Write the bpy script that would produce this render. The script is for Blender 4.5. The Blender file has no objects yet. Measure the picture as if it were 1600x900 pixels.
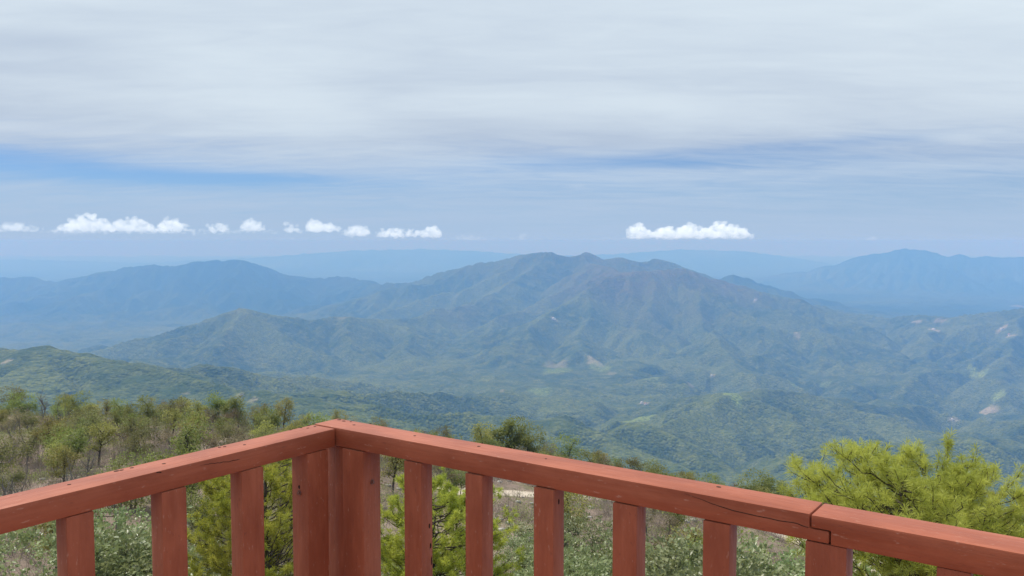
import bpy, bmesh, math, random
import numpy as np
from mathutils import Vector, Matrix
R = math.radians
random.seed(7)
rng = np.random.default_rng(11)
SC = bpy.context.scene
COL = SC.collection

# ------------------------------------------------------------------ camera, sky, sun, exposure
FPX, HORIZON, CZ = 1330.0, 376.0, 1.6          # focal length and horizon row in photograph pixels, eye height above the deck
cd = bpy.data.cameras.new('camera'); cam = bpy.data.objects.new('camera', cd); COL.objects.link(cam)
cd.sensor_width = 36.0; cd.lens = 36.0 * FPX / 1600.0
cd.clip_start = 0.05; cd.clip_end = 400000.0
PITCH = math.atan((450 - HORIZON) / FPX)
cam.location = (0, 0, CZ); cam.rotation_euler = (math.pi / 2 - PITCH, 0, 0)
SC.camera = cam

SUN_EL, SUN_AZ = 59.0, -44.0                   # azimuth measured from the view direction, positive to the right
sd = Vector((math.sin(R(SUN_AZ)) * math.cos(R(SUN_EL)), math.cos(R(SUN_AZ)) * math.cos(R(SUN_EL)), math.sin(R(SUN_EL))))
sl = bpy.data.lights.new('sun', 'SUN'); so = bpy.data.objects.new('sun', sl); COL.objects.link(so)
sl.energy = 4.1; sl.angle = R(1.5); sl.color = (1.0, 0.95, 0.87)
so.rotation_euler = sd.to_track_quat('Z', 'Y').to_euler(); so.location = (0, 0, 60)

class NT:                                       # small node-tree helper
    def __init__(s, tree): s.t = tree; s.n = tree.nodes; s.l = tree.links; s.n.clear()
    def new(s, typ, **kw):
        n = s.n.new(typ)
        for k, v in kw.items(): setattr(n, k, v)
        return n
    def put(s, sock, v):
        if isinstance(v, bpy.types.NodeSocket): s.l.new(v, sock)
        elif v is not None:
            if isinstance(v, (tuple, list)) and len(v) == 3 and sock.type == 'RGBA': v = (*v, 1)
            sock.default_value = v
    def math(s, op, a, b=None, c=None, clamp=False):
        n = s.new('ShaderNodeMath', operation=op, use_clamp=clamp)
        for i, v in enumerate((a, b, c)):
            if v is not None: s.put(n.inputs[i], v)
        return n.outputs[0]
    def vmath(s, op, a, b=None):
        n = s.new('ShaderNodeVectorMath', operation=op)
        s.put(n.inputs[0], a)
        if b is not None: s.put(n.inputs[1], b)
        return n.outputs[0]
    def mix(s, fac, a, b, blend='MIX'):
        n = s.new('ShaderNodeMix', data_type='RGBA', blend_type=blend)
        s.put(n.inputs[0], fac); s.put(n.inputs[6], a); s.put(n.inputs[7], b)
        return n.outputs[2]
    def noise(s, vec, scale, detail=4, rough=0.55, dist=0.0, col=False):
        n = s.new('ShaderNodeTexNoise')
        if vec is not None: s.put(n.inputs['Vector'], vec)
        n.inputs['Scale'].default_value = scale; n.inputs['Detail'].default_value = detail
        n.inputs['Roughness'].default_value = rough; n.inputs['Distortion'].default_value = dist
        return n.outputs['Color' if col else 'Fac']
    def ramp(s, fac, lo, hi, a=0.0, b=1.0, smooth=True):
        n = s.new('ShaderNodeMapRange', interpolation_type='SMOOTHSTEP' if smooth else 'LINEAR')
        s.put(n.inputs[0], fac); s.put(n.inputs[1], lo); s.put(n.inputs[2], hi); s.put(n.inputs[3], a); s.put(n.inputs[4], b)
        return n.outputs[0]
    def scale(s, vec, xyz):
        n = s.new('ShaderNodeMapping'); s.put(n.inputs[0], vec); n.inputs['Scale'].default_value = xyz
        return n.outputs[0]

W = bpy.data.worlds.new('World'); SC.world = W; W.use_nodes = True
w = NT(W.node_tree)
sky = w.new('ShaderNodeTexSky', sky_type='NISHITA', sun_disc=False)
sky.sun_elevation = R(SUN_EL); sky.sun_rotation = R(SUN_AZ); sky.altitude = 2000; sky.air_density = 1.0; sky.dust_density = 1.0; sky.ozone_density = 1.6
tc = w.new('ShaderNodeTexCoord')
sep = w.new('ShaderNodeSeparateXYZ'); w.l.new(tc.outputs['Generated'], sep.inputs[0])
dx, dy, dz = sep.outputs
el = w.math('ARCSINE', dz); az = w.math('ARCTAN2', dx, dy)
den = w.math('ADD', w.math('MAXIMUM', dz, 0.0), 0.10)
cmb = w.new('ShaderNodeCombineXYZ'); w.put(cmb.inputs[0], w.math('DIVIDE', dx, den)); w.put(cmb.inputs[1], w.math('DIVIDE', dy, den)); cmb.inputs[2].default_value = 3.7
plan = cmb.outputs[0]
# high layered cloud sheet, thinning into streaks far away
big = w.noise(w.scale(plan, (0.55, 0.9, 1)), 0.9, 5, 0.5, 0.4)
streak = w.noise(w.scale(plan, (0.50, 1.35, 1)), 1.15, 6, 0.52, 0.9)
eldeg = w.math('MULTIPLY', el, 180 / math.pi)
azdeg = w.math('MULTIPLY', az, 180 / math.pi)
def gap(az0, el0, wa, we, k, tilt=0.0):         # an opening in the cloud sheet
    a = w.math('DIVIDE', w.math('SUBTRACT', azdeg, az0), wa)
    e = w.math('DIVIDE', w.math('SUBTRACT', w.math('ADD', eldeg, w.math('MULTIPLY', w.math('SUBTRACT', azdeg, az0), tilt)), el0), we)
    g = w.math('POWER', math.e, w.math('MULTIPLY', w.math('ADD', w.math('MULTIPLY', a, a), w.math('MULTIPLY', e, e)), -1.0))
    return w.math('MULTIPLY', g, k)
gaps = w.math('ADD', gap(-33, 4.7, 10, 0.80, 0.55, 0.05), w.math('ADD', gap(-19, 3.9, 8, 0.45, 0.6), w.math('ADD', gap(20, 6.0, 8, 0.50, 0.36, -0.04), gap(9, 5.1, 11, 0.45, 0.42))))
far = w.math('MAXIMUM', w.ramp(eldeg, 2.0, 9.0, 0.0, 1.0), w.ramp(eldeg, 1.0, 4.2, 0.45, 0.0))
cover = w.math('ADD', w.math('MULTIPLY', far, 0.62), w.math('MULTIPLY', streak, 0.62))
cover = w.math('SUBTRACT', w.math('ADD', cover, 0.16), w.math('MULTIPLY', gaps, w.math('ADD', 0.35, w.math('MULTIPLY', streak, 1.3))))
wisp = w.noise(w.scale(plan, (0.85, 2.1, 1)), 2.2, 8, 0.6, 1.2)
cover = w.math('ADD', cover, w.math('MULTIPLY', w.math('SUBTRACT', wisp, 0.5), 0.6))
cover = w.ramp(cover, -0.05, 1.0, 0.06, 1.0)
lum = w.math('ADD', w.math('MULTIPLY', big, 0.80), w.math('ADD', w.math('MULTIPLY', streak, 0.35), w.math('MULTIPLY', wisp, 0.15)))
lum = w.math('ADD', w.ramp(lum, 0.36, 0.86, 0.0, 0.72), w.ramp(eldeg, 5.0, 15.0, 0.0, 0.38))
ccol = w.mix(lum, (0.43, 0.52, 0.67), (0.72, 0.82, 0.90))
ccol = w.mix(w.ramp(eldeg, 0.5, 8.5, 1.0, 0.0), ccol, (0.42, 0.555, 0.75))
ccol = w.mix(gap(-33, 6.55, 10, 0.40, 0.6, 0.01), ccol, (0.62, 0.71, 0.82))
skyc = w.mix(1.0, sky.outputs[0], (0.040, 0.062, 0.094), 'MULTIPLY')
hz = w.ramp(eldeg, -0.5, 5.5, 0.85, 0.15)
skyc = w.mix(hz, skyc, (0.345, 0.53, 0.76))
fin = w.mix(cover, skyc, ccol)
bg = w.new('ShaderNodeBackground'); w.put(bg.inputs[0], fin); bg.inputs[1].default_value = 1.0
wo = w.new('ShaderNodeOutputWorld'); w.l.new(bg.outputs[0], wo.inputs[0])

SC.view_settings.view_transform = 'Standard'; SC.view_settings.look = 'None'
SC.view_settings.exposure = 0.0; SC.view_settings.gamma = 1.0
SC.render.engine = 'CYCLES'
SC.cycles.use_denoising = True
SC.cycles.max_bounces = 9; SC.cycles.diffuse_bounces = 3; SC.cycles.glossy_bounces = 2; SC.cycles.transmission_bounces = 3
SC.cycles.transparent_max_bounces = 12; SC.cycles.volume_bounces = 8

# ------------------------------------------------------------------ helpers
def ray(px, py):
    f = np.array([0, math.cos(PITCH), -math.sin(PITCH)]); u = np.array([0, math.sin(PITCH), math.cos(PITCH)])
    return f + np.array([1., 0, 0]) * (px - 800) / FPX + u * (450 - py) / FPX
def at(px, py, dist):                            # the point seen at a pixel, dist metres ahead
    r = ray(px, py); r = r * (dist / r[1]); return np.array([r[0], r[1], r[2] + CZ])
def tag(o, label=None, cat=None, group=None, kind=None):
    if label: o['label'] = label
    if cat: o['category'] = cat
    if group: o['group'] = group
    if kind: o['kind'] = kind
    return o
def mesh_np(name, V, Fc, mats, smooth=False):
    V = np.asarray(V, np.float32); Fc = np.asarray(Fc, np.int32)
    me = bpy.data.meshes.new(name); n, k = Fc.shape
    me.vertices.add(len(V)); me.vertices.foreach_set('co', V.ravel())
    me.loops.add(n * k); me.loops.foreach_set('vertex_index', Fc.ravel())
    me.polygons.add(n); me.polygons.foreach_set('loop_start', np.arange(0, n * k, k, dtype=np.int32))
    try: me.polygons.foreach_set('loop_total', np.full(n, k, np.int32))
    except Exception: pass
    if smooth: me.polygons.foreach_set('use_smooth', np.ones(n, bool))
    for m in (mats if isinstance(mats, (list, tuple)) else [mats]): me.materials.append(m)
    me.update(calc_edges=True)
    return me
def link(name, me, parent=None, loc=None):
    o = bpy.data.objects.new(name, me); COL.objects.link(o)
    if parent is not None: o.parent = parent
    if loc is not None: o.location = loc
    return o
def empty(name, loc, rz=0, scale=1.0):
    o = bpy.data.objects.new(name, None); COL.objects.link(o); o.location = loc; o.rotation_euler = (0, 0, rz); o.scale = (scale,) * 3
    o.empty_display_size = 0.3
    return o
def mat(name):
    m = bpy.data.materials.new(name); m.use_nodes = True
    return m, NT(m.node_tree)
def finish(t, surf, vol=None):
    o = t.new('ShaderNodeOutputMaterial')
    if surf is not None: t.l.new(surf, o.inputs[0])
    if vol is not None: t.l.new(vol, o.inputs[1])
def pbsdf(t, col, rough=0.6, spec=0.5, normal=None):
    p = t.new('ShaderNodeBsdfPrincipled'); t.put(p.inputs['Base Color'], col); t.put(p.inputs['Roughness'], rough)
    t.put(p.inputs['Specular IOR Level'], spec)
    if normal is not None: t.l.new(normal, p.inputs['Normal'])
    return p.outputs[0]
def bump(t, h, strength, dist, normal=None):
    b = t.new('ShaderNodeBump'); t.put(b.inputs['Height'], h); b.inputs['Strength'].default_value = strength; b.inputs['Distance'].default_value = dist
    if normal is not None: t.l.new(normal, b.inputs['Normal'])
    return b.outputs[0]

_T = rng.integers(0, 1 << 30, 65536)
def vnoise(x, y, seed=0):
    xi = np.floor(x).astype(np.int64); yi = np.floor(y).astype(np.int64); fx = x - xi; fy = y - yi
    def g(a, b):
        h = _T[(a * 7919 + b * 104729 + seed * 31337) & 65535] * (2 * math.pi / (1 << 30))
        return np.cos(h), np.sin(h)
    sx = fx * fx * fx * (fx * (fx * 6 - 15) + 10); sy = fy * fy * fy * (fy * (fy * 6 - 15) + 10)
    def d(a, b):
        gx, gy = g(xi + a, yi + b); return gx * (fx - a) + gy * (fy - b)
    n0 = d(0, 0) * (1 - sx) + d(1, 0) * sx; n1 = d(0, 1) * (1 - sx) + d(1, 1) * sx
    return (n0 * (1 - sy) + n1 * sy) * 1.4
def fbm(x, y, wl, octv, seed=0, gain=0.5, ridged=False):
    s = 0; a = 1.0; f = 1.0 / wl
    for i in range(octv):
        n = vnoise(x * f + i * 17.3, y * f - i * 9.1, seed + i)
        s = s + a * ((1 - 2 * np.abs(n)) if ridged else n); a *= gain; f *= 2.03
    return s

# ------------------------------------------------------------------ materials
def leaf_mat(name, c1, c2, trans=0.35, rough=0.55, nscale=1.5, spec=0.3, hue=0.10):
    m, t = mat(name)
    oi = t.new('ShaderNodeObjectInfo'); g = t.new('ShaderNodeNewGeometry'); tcn = t.new('ShaderNodeTexCoord')
    n = t.noise(tcn.outputs['Object'], nscale, 3, 0.6)
    f = t.ramp(n, 0.36, 0.64)
    f = t.math('ADD', t.math('MULTIPLY', f, 0.6), t.math('MULTIPLY', g.outputs['Random Per Island'], 0.4))
    c = t.mix(f, c1, c2)
    h = t.new('ShaderNodeHueSaturation'); t.put(h.inputs['Color'], c)
    t.put(h.inputs['Hue'], t.math('ADD', 0.5 - hue * 0.2, t.math('MULTIPLY', oi.outputs['Random'], hue * 0.4)))
    t.put(h.inputs['Value'], t.math('ADD', 0.78, t.math('MULTIPLY', oi.outputs['Random'], 0.44)))
    p = pbsdf(t, h.outputs[0], rough, spec)
    tr = t.new('ShaderNodeBsdfTranslucent'); t.put(tr.inputs[0], h.outputs[0])
    mx = t.new('ShaderNodeMixShader'); mx.inputs[0].default_value = trans; t.l.new(p, mx.inputs[1]); t.l.new(tr.outputs[0], mx.inputs[2])
    finish(t, mx.outputs[0]); return m
def plain_mat(name, c1, c2, scale=8, rough=0.9, bmp=0.3, bd=0.02, spec=0.2, stretch=(1, 1, 1)):
    m, t = mat(name); tcn = t.new('ShaderNodeTexCoord')
    v = t.scale(tcn.outputs['Object'], stretch)
    n = t.noise(v, scale, 5, 0.6)
    p = pbsdf(t, t.mix(t.ramp(n, 0.3, 0.7), c1, c2), rough, spec, bump(t, n, bmp, bd)); finish(t, p); return m

M_NEEDLE = leaf_mat('pine needles', (0.33, 0.34, 0.050), (0.56, 0.55, 0.12), 0.5, 0.5, 1.2)
M_NEEDLE_DK = leaf_mat('pine needles deep', (0.33, 0.40, 0.045), (0.56, 0.58, 0.10), 0.5, 0.5, 1.0)
M_BARK = plain_mat('bark', (0.035, 0.028, 0.022), (0.10, 0.08, 0.065), 14, 0.95, 0.6, 0.02, 0.1, (1, 1, 0.35))
M_GREYBARK = plain_mat('grey bark', (0.11, 0.10, 0.09), (0.24, 0.22, 0.20), 9, 0.95, 0.3, 0.02, 0.1, (1, 1, 0.4))
M_OLIVE = leaf_mat('olive leaves', (0.13, 0.135, 0.042), (0.28, 0.27, 0.09), 0.42, 0.6, 0.6)
M_GREEN = leaf_mat('green leaves', (0.13, 0.16, 0.034), (0.30, 0.33, 0.08), 0.42, 0.55, 0.6)
M_YELLOW = leaf_mat('yellow green leaves', (0.21, 0.21, 0.045), (0.40, 0.37, 0.11), 0.42, 0.6, 0.6)
M_DRY = leaf_mat('dry leaves', (0.15, 0.125, 0.065), (0.32, 0.26, 0.15), 0.3, 0.8, 0.6)
M_SILVER = leaf_mat('pale broad leaves', (0.17, 0.21, 0.075), (0.32, 0.36, 0.16), 0.35, 0.4, 1.6, 0.5)
M_BRUSH = leaf_mat('dry brush', (0.15, 0.12, 0.10), (0.34, 0.28, 0.235), 0.15, 0.9, 0.15)
M_SHRUB = leaf_mat('low shrub leaves', (0.15, 0.17, 0.050), (0.34, 0.35, 0.12), 0.4, 0.7, 0.12)

# ground of the near hillside: leaf litter, dusty soil, stones
M_SOIL, t = mat('hillside soil')
g = t.new('ShaderNodeNewGeometry'); P = g.outputs['Position']
n1 = t.noise(P, 0.05, 5, 0.6); n2 = t.noise(P, 0.9, 6, 0.65); n3 = t.noise(P, 6.0, 4, 0.6)
c = t.mix(t.ramp(n1, 0.35, 0.65), (0.19, 0.140, 0.115), (0.30, 0.23, 0.18))
c = t.mix(t.ramp(n2, 0.42, 0.66), c, (0.15, 0.125, 0.085))
c = t.mix(t.math('MULTIPLY', t.ramp(n3, 0.55, 0.75), 0.55), c, (0.34, 0.29, 0.245))
c = t.mix(t.math('MULTIPLY', t.ramp(t.noise(P, 0.22, 4, 0.6), 0.52, 0.68), 0.6), c, (0.13, 0.14, 0.055))
finish(t, pbsdf(t, c, 0.95, 0.1, bump(t, t.math('ADD', n2, t.math('MULTIPLY', n3, 0.3)), 0.7, 0.5)))
M_ROAD = plain_mat('dirt track', (0.40, 0.33, 0.255), (0.54, 0.46, 0.37), 0.7, 0.95, 0.4, 0.15, 0.1)
M_STONE = plain_mat('pale stone', (0.26, 0.235, 0.21), (0.46, 0.43, 0.39), 2.0, 0.95, 0.4, 0.1, 0.1)

# forested mountains: canopy seen from far, bare patches where the attribute says so
M_HILL, t = mat('forested slopes')
g = t.new('ShaderNodeNewGeometry'); P = g.outputs['Position']
at1 = t.new('ShaderNodeAttribute', attribute_name='dry'); at2 = t.new('ShaderNodeAttribute', attribute_name='bare'); at3 = t.new('ShaderNodeAttribute', attribute_name='meadow')
a = t.noise(P, 0.0016, 6, 0.6); b = t.noise(P, 0.011, 5, 0.65)
vo = t.new('ShaderNodeTexVoronoi'); vo.inputs['Scale'].default_value = 0.085; t.l.new(P, vo.inputs['Vector'])
vo2 = t.new('ShaderNodeTexVoronoi'); vo2.inputs['Scale'].default_value = 0.028; t.l.new(P, vo2.inputs['Vector'])
c = t.mix(t.ramp(a, 0.40, 0.60), (0.060, 0.086, 0.022), (0.135, 0.160, 0.038))
c = t.mix(t.ramp(b, 0.40, 0.70, 0.0, 0.85), c, (0.160, 0.178, 0.052))
c = t.mix(t.math('MULTIPLY', at1.outputs['Fac'], t.ramp(b, 0.30, 0.60, 0.35, 0.9)), c, (0.150, 0.118, 0.055))
at5 = t.new('ShaderNodeAttribute', attribute_name='cloud_shade')
c = t.mix(t.math('MULTIPLY', at5.outputs['Fac'], 0.85), c, (0.030, 0.052, 0.026))       # cloud shade over the far ranges, painted into the slope colour
c = t.mix(t.math('MULTIPLY', at3.outputs['Fac'], 0.85), c, (0.27, 0.34, 0.07))
sep2 = t.new('ShaderNodeSeparateColor'); t.l.new(vo.outputs['Color'], sep2.inputs[0])
c = t.mix(t.ramp(sep2.outputs[0], 0.0, 1.0, 0.0, 0.52), c, (0.030, 0.050, 0.012))
c = t.mix(t.math('MULTIPLY', at2.outputs['Fac'], t.ramp(b, 0.25, 0.6, 0.6, 1.0)), c, (0.36, 0.31, 0.21))
hgt = t.math('ADD', t.math('MULTIPLY', vo.outputs['Distance'], -0.5), t.math('ADD', t.math('MULTIPLY', vo2.outputs['Distance'], -0.6), t.math('MULTIPLY', b, 0.35)))
finish(t, pbsdf(t, c, 0.95, 0.05, bump(t, hgt, 0.9, 17.0)))

M_PAINT, t = mat('red brown deck paint')
tcn = t.new('ShaderNodeTexCoord'); O = tcn.outputs['Object']; oi = t.new('ShaderNodeObjectInfo')
O = t.vmath('ADD', O, t.vmath('MULTIPLY', oi.outputs['Location'], (3.1, 2.7, 1.9)))
gr = t.noise(t.scale(O, (2.2, 34, 34)), 3.0, 6, 0.65, 0.5)
mo = t.noise(t.scale(O, (2.0, 6, 6)), 2.2, 5, 0.6)
sp = t.noise(t.scale(O, (14, 40, 40)), 3.0, 3, 0.6)
c = t.mix(t.ramp(mo, 0.32, 0.68), (0.275, 0.066, 0.028), (0.385, 0.106, 0.050))
c = t.mix(t.math('MULTIPLY', t.ramp(gr, 0.40, 0.62), 0.25), c, (0.25, 0.056, 0.024))
c = t.mix(t.math('MULTIPLY', t.ramp(t.noise(O, 5.0, 6, 0.7), 0.50, 0.68), 0.30), c, (0.27, 0.064, 0.030))
c = t.mix(t.math('MULTIPLY', t.ramp(sp, 0.63, 0.74), 0.45), c, (0.52, 0.30, 0.22))
c = t.mix(t.math('MULTIPLY', t.ramp(sp, 0.36, 0.27), 0.5), c, (0.15, 0.045, 0.030))
ro = t.ramp(gr, 0.3, 0.7, 0.50, 0.68)
hh = t.math('ADD', t.math('MULTIPLY', gr, 0.6), t.math('MULTIPLY', mo, 1.0))
ps = pbsdf(t, c, ro, 0.35, bump(t, hh, 0.45, 0.004)); pn = ps.node
pn.inputs['Sheen Weight'].default_value = 0.10; pn.inputs['Sheen Roughness'].default_value = 0.45; pn.inputs['Sheen Tint'].default_value = (1.0, 0.80, 0.72, 1)   # chalky weathered paint
finish(t, ps)
M_HOLE = plain_mat('dark rusted screw', (0.012, 0.008, 0.007), (0.05, 0.028, 0.02), 60, 0.8, 0.1, 0.001)
M_BOLT = plain_mat('painted bolt', (0.13, 0.045, 0.03), (0.22, 0.10, 0.075), 60, 0.5, 0.2, 0.002, 0.5)
M_CLOUD, t = mat('cumulus')
oi = t.new('ShaderNodeObjectInfo'); pv = t.new('ShaderNodeVolumePrincipled'); pv.inputs['Color'].default_value = (1, 1, 1, 1)
t.put(pv.inputs['Density'], oi.outputs['Alpha']); finish(t, None, pv.outputs[0])
M_WALL = plain_mat('white wall', (0.68, 0.66, 0.62), (0.80, 0.79, 0.76), 0.3, 0.9)
M_ROOF = plain_mat('sheet roof', (0.40, 0.38, 0.36), (0.55, 0.52, 0.50), 0.5, 0.6)
M_CLAY = plain_mat('clay roof', (0.32, 0.14, 0.08), (0.42, 0.20, 0.12), 0.5, 0.8)

# ------------------------------------------------------------------ near hillside
PHI = np.radians([-180, -100, -60, -32, -22, -12, 0, 10, 20, 32, 60, 100, 180])
SLO = np.array([-.05, .02, .10, .128, .142, .165, .198, .225, .242, .255, .26, .10, -.05])
BRO = np.array([300, 260, 230, 205, 185, 165, 168, 160, 150, 145, 150, 200, 300.])
ROADPX = [(690, 767), (740, 769), (800, 771), (900, 778), (1020, 792), (1130, 808), (1215, 832), (1285, 858), (1345, 884), (1400, 915), (1480, 960)]
def hill_base(x, y):
    x = np.asarray(x, float); y = np.asarray(y, float)
    r = np.hypot(x, y); ph = np.arctan2(x, y)
    s = np.interp(ph, PHI, SLO); b = np.interp(ph, PHI, BRO)
    e = np.maximum(r - b, 0)
    return -9.3 - s * r - 0.0042 * e * e
def hill_hit(px, py, f):
    d = ray(px, py); k = 6.0
    while k < 900:
        q = d * k
        if q[2] + CZ < f(q[0], q[1]): break
        k *= 1.004
    return np.array([q[0], q[1], q[2] + CZ])
RP = np.array([hill_hit(px, py, hill_base) for px, py in ROADPX])
def resample(Pn, n):
    Pn = np.asarray(Pn); s = np.r_[0, np.cumsum(np.linalg.norm(np.diff(Pn[:, :2], axis=0), axis=1))]
    q = np.linspace(0, s[-1], n); Z = np.stack([np.interp(q, s, Pn[:, i]) for i in range(Pn.shape[1])], 1)
    for _ in range(4): Z[1:-1] = Z[:-2] * .25 + Z[1:-1] * .5 + Z[2:] * .25
    return Z
RC = resample(RP, 90)
def road_dist(x, y):
    x = np.asarray(x, float); sh = x.shape; Q = np.stack([x.ravel(), np.asarray(y, float).ravel()], 1); out = np.empty(len(Q))
    for i in range(0, len(Q), 20000):
        q = Q[i:i + 20000]; out[i:i + 20000] = np.sqrt(((q[:, None, :] - RC[None, :, :2]) ** 2).sum(2).min(1))
    return out.reshape(sh)
def hill_z(x, y):
    x = np.asarray(x, float); y = np.asarray(y, float)
    z = hill_base(x, y); w_ = np.clip((road_dist(x, y) - 3.3) / 6.0, 0, 1); w_ = w_ * w_ * (3 - 2 * w_)
    return z + w_ * (fbm(x, y, 42., 3, 3) * 2.0 + fbm(x, y, 9., 3, 8) * 0.55)
rr = np.r_[0.5, np.linspace(4, 60, 46), 60 + np.cumsum(np.linspace(1.2, 4.2, 92))]
ph = np.radians(np.r_[np.arange(-180, -45, 1.5), np.arange(-45, 45, 0.25), np.arange(45, 180, 1.5)])
RR, PH = np.meshgrid(rr, ph, indexing='ij'); X = RR * np.sin(PH); Y = RR * np.cos(PH); Z = hill_z(X, Y)
nr, na = RR.shape; idx = np.arange(nr * na).reshape(nr, na)
nx = np.roll(idx, -1, axis=1)
Fq = np.stack([idx[:-1], nx[:-1], nx[1:], idx[1:]], -1).reshape(-1, 4)[:, ::-1]
V = np.stack([X, Y, Z], -1).reshape(-1, 3)
o = link('hillside', mesh_np('hillside', V, Fq, M_SOIL, True)); tag(o, 'dry brown wooded hillside falling away below the lookout railing', 'hillside', kind='structure')
# the dirt track
d = np.gradient(RC[:, :2], axis=0); d /= np.linalg.norm(d, axis=1)[:, None]; nn = np.stack([-d[:, 1], d[:, 0]], 1)
wv = 2.5 + 0.35 * np.sin(np.arange(90) * .7) + rng.normal(0, .12, 90)
cols = []
for k in np.linspace(-1, 1, 7):
    q = RC[:, :2] + nn * (wv * k)[:, None]
    zz = hill_base(q[:, 0], q[:, 1]) + 0.16 - 0.20 * abs(k) ** 6 - 0.05 * (abs(abs(k) - 0.45) < 0.2)
    cols.append(np.c_[q, zz])
V = np.stack(cols, 1).reshape(-1, 3); idx = np.arange(90 * 7).reshape(90, 7)
Fq = np.stack([idx[:-1, :-1], idx[1:, :-1], idx[1:, 1:], idx[:-1, 1:]], -1).reshape(-1, 4)
o = link('dirt_road', mesh_np('dirt_road', V, Fq, M_ROAD, True)); tag(o, 'pale dirt track winding down the brown hillside', 'road', kind='structure')

# ------------------------------------------------------------------ valley and mountains: ridge skeletons, then stream erosion
ZB = -1150.0
RID = [  # object id, slope beside the crest, spur spacing (0 = none), crest points (photo column, row, distance)
 (0, .34, 420, [(-420, 500, 3500), (-250, 520, 3300), (-100, 535, 3150), (60, 544, 3000), (150, 554, 2900), (260, 576, 2750), (380, 608, 2580), (500, 646, 2400), (580, 690, 2250)]),
 (1, .50, 700, [(130, 549, 6400), (250, 520, 6700), (330, 499, 7000), (352, 489, 7000), (375, 477, 7000), (400, 488, 7100), (430, 492, 7200), (540, 499, 7600), (640, 496, 8300), (740, 474, 9200), (837, 415, 10600)]),
 (1, .48, 750, [(601, 444, 12300), (661, 434, 11900), (687, 425, 11600), (732, 412, 11400), (770, 407, 11300), (815, 398, 11200), (837, 392, 11200), (862, 394, 11000), (884, 398, 11000), (903, 400, 11000), (916, 393, 11100), (940, 404, 11000), (969, 398, 11000), (999, 411, 11100), (1025, 404, 11100), (1050, 409, 11200), (1065, 420, 11400), (1100, 436, 11800)]),
 (1, .46, 700, [(820, 520, 7300), (880, 474, 8100), (940, 440, 8800), (985, 425, 9000), (1060, 419, 9200), (1110, 431, 9400), (1180, 451, 9600), (1280, 478, 9700), (1390, 498, 9300)]),
 (1, .45, 0, [(985, 425, 9000), (905, 401, 11000)]),
 (1, .42, 0, [(1060, 419, 9200), (1090, 490, 7900), (1140, 560, 6500), (1180, 612, 5400)]),
 (1, .42, 0, [(1180, 451, 9600), (1230, 510, 8200), (1290, 570, 6800), (1330, 625, 5600)]),
 (1, .42, 0, [(940, 440, 8800), (900, 520, 7300), (930, 580, 6300), (970, 615, 5700)]),
 (1, .42, 0, [(820, 520, 7300), (740, 580, 6100), (700, 625, 5200), (660, 665, 4500)]),
 (1, .46, 0, [(375, 482, 7000), (335, 560, 5700), (290, 615, 4900), (250, 650, 4200)]),
 (1, .46, 0, [(540, 499, 7600), (515, 565, 6200), (470, 625, 5000), (440, 670, 4200)]),
 (1, .46, 0, [(640, 496, 8300), (630, 560, 6500), (590, 630, 5000), (540, 690, 4000)]),
 (1, .45, 700, [(1105, 450, 12600), (1131, 441, 12600), (1150, 431, 12600), (1185, 441, 12900), (1250, 463, 13200), (1330, 482, 13200), (1395, 494, 12800)]),
 (2, .40, 650, [(1370, 503, 9200), (1400, 498, 9000), (1460, 494, 8600), (1530, 488, 8300), (1600, 480, 8100), (1750, 465, 7900), (1950, 450, 7900)]),
 (2, .42, 0, [(1460, 494, 8600), (1440, 560, 7000), (1420, 610, 5900)]),
 (2, .42, 0, [(1600, 480, 8100), (1580, 560, 6700), (1540, 625, 5600)]),
 (3, .42, 1100, [(-420, 420, 15500), (-200, 428, 15500), (-60, 436, 15300), (40, 433, 15200), (85, 441, 15000), (140, 430, 14900), (200, 418, 14900), (240, 411, 15000), (275, 415, 15000), (310, 408, 15000), (370, 406, 15000), (420, 420, 15000), (470, 433, 15000), (537, 431, 14700), (570, 440, 14200), (601, 446, 13500)]),
 (4, .38, 1800, [(1130, 470, 22500), (1190, 438, 22500), (1220, 426, 22300), (1245, 422, 22300), (1262, 424, 22300), (1330, 402, 22000), (1380, 394, 22000), (1412, 387, 22000), (1460, 394, 22000), (1530, 398, 21500), (1600, 400, 21500), (1800, 396, 21500), (2000, 410, 21500)]),
 (5, .25, 0, [(-600, 398, 37000), (-200, 403, 37000), (60, 405, 37000), (230, 410, 37000), (330, 404, 37000), (400, 402, 37000), (470, 396, 37000), (560, 390, 37000), (660, 388, 37000), (760, 392, 37000), (850, 399, 37000), (960, 396, 37000), (1060, 389, 37000), (1160, 391, 37000), (1230, 400, 37000), (1300, 411, 37000), (1500, 416, 37000), (1700, 408, 37000), (2200, 402, 37000)]),
 (6, .36, 380, [(880, 735, 2700), (960, 690, 3100), (1050, 655, 3600), (1130, 628, 4100), (1200, 611, 4600), (1270, 612, 4800), (1340, 640, 4700), (1430, 668, 4300), (1520, 680, 4200)]),
 (6, .34, 380, [(1180, 770, 2500), (1300, 735, 2800), (1420, 702, 3200), (1520, 690, 3500), (1620, 672, 3900), (1800, 640, 4200)]),
 (6, .36, 360, [(560, 715, 2900), (640, 672, 3500), (740, 648, 4000), (830, 632, 4500), (900, 640, 4700), (980, 650, 4600)]),
 (6, .34, 0, [(700, 735, 2600), (800, 690, 3100), (880, 668, 3600), (960, 655, 3900)]),
]
crests = []
segs = []                                        # x0 y0 z0 x1 y1 z1 slope id
def addline(Pn, slope, oid):
    for p, q in zip(Pn[:-1], Pn[1:]): segs.append((*p, *q, slope, oid))
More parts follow.
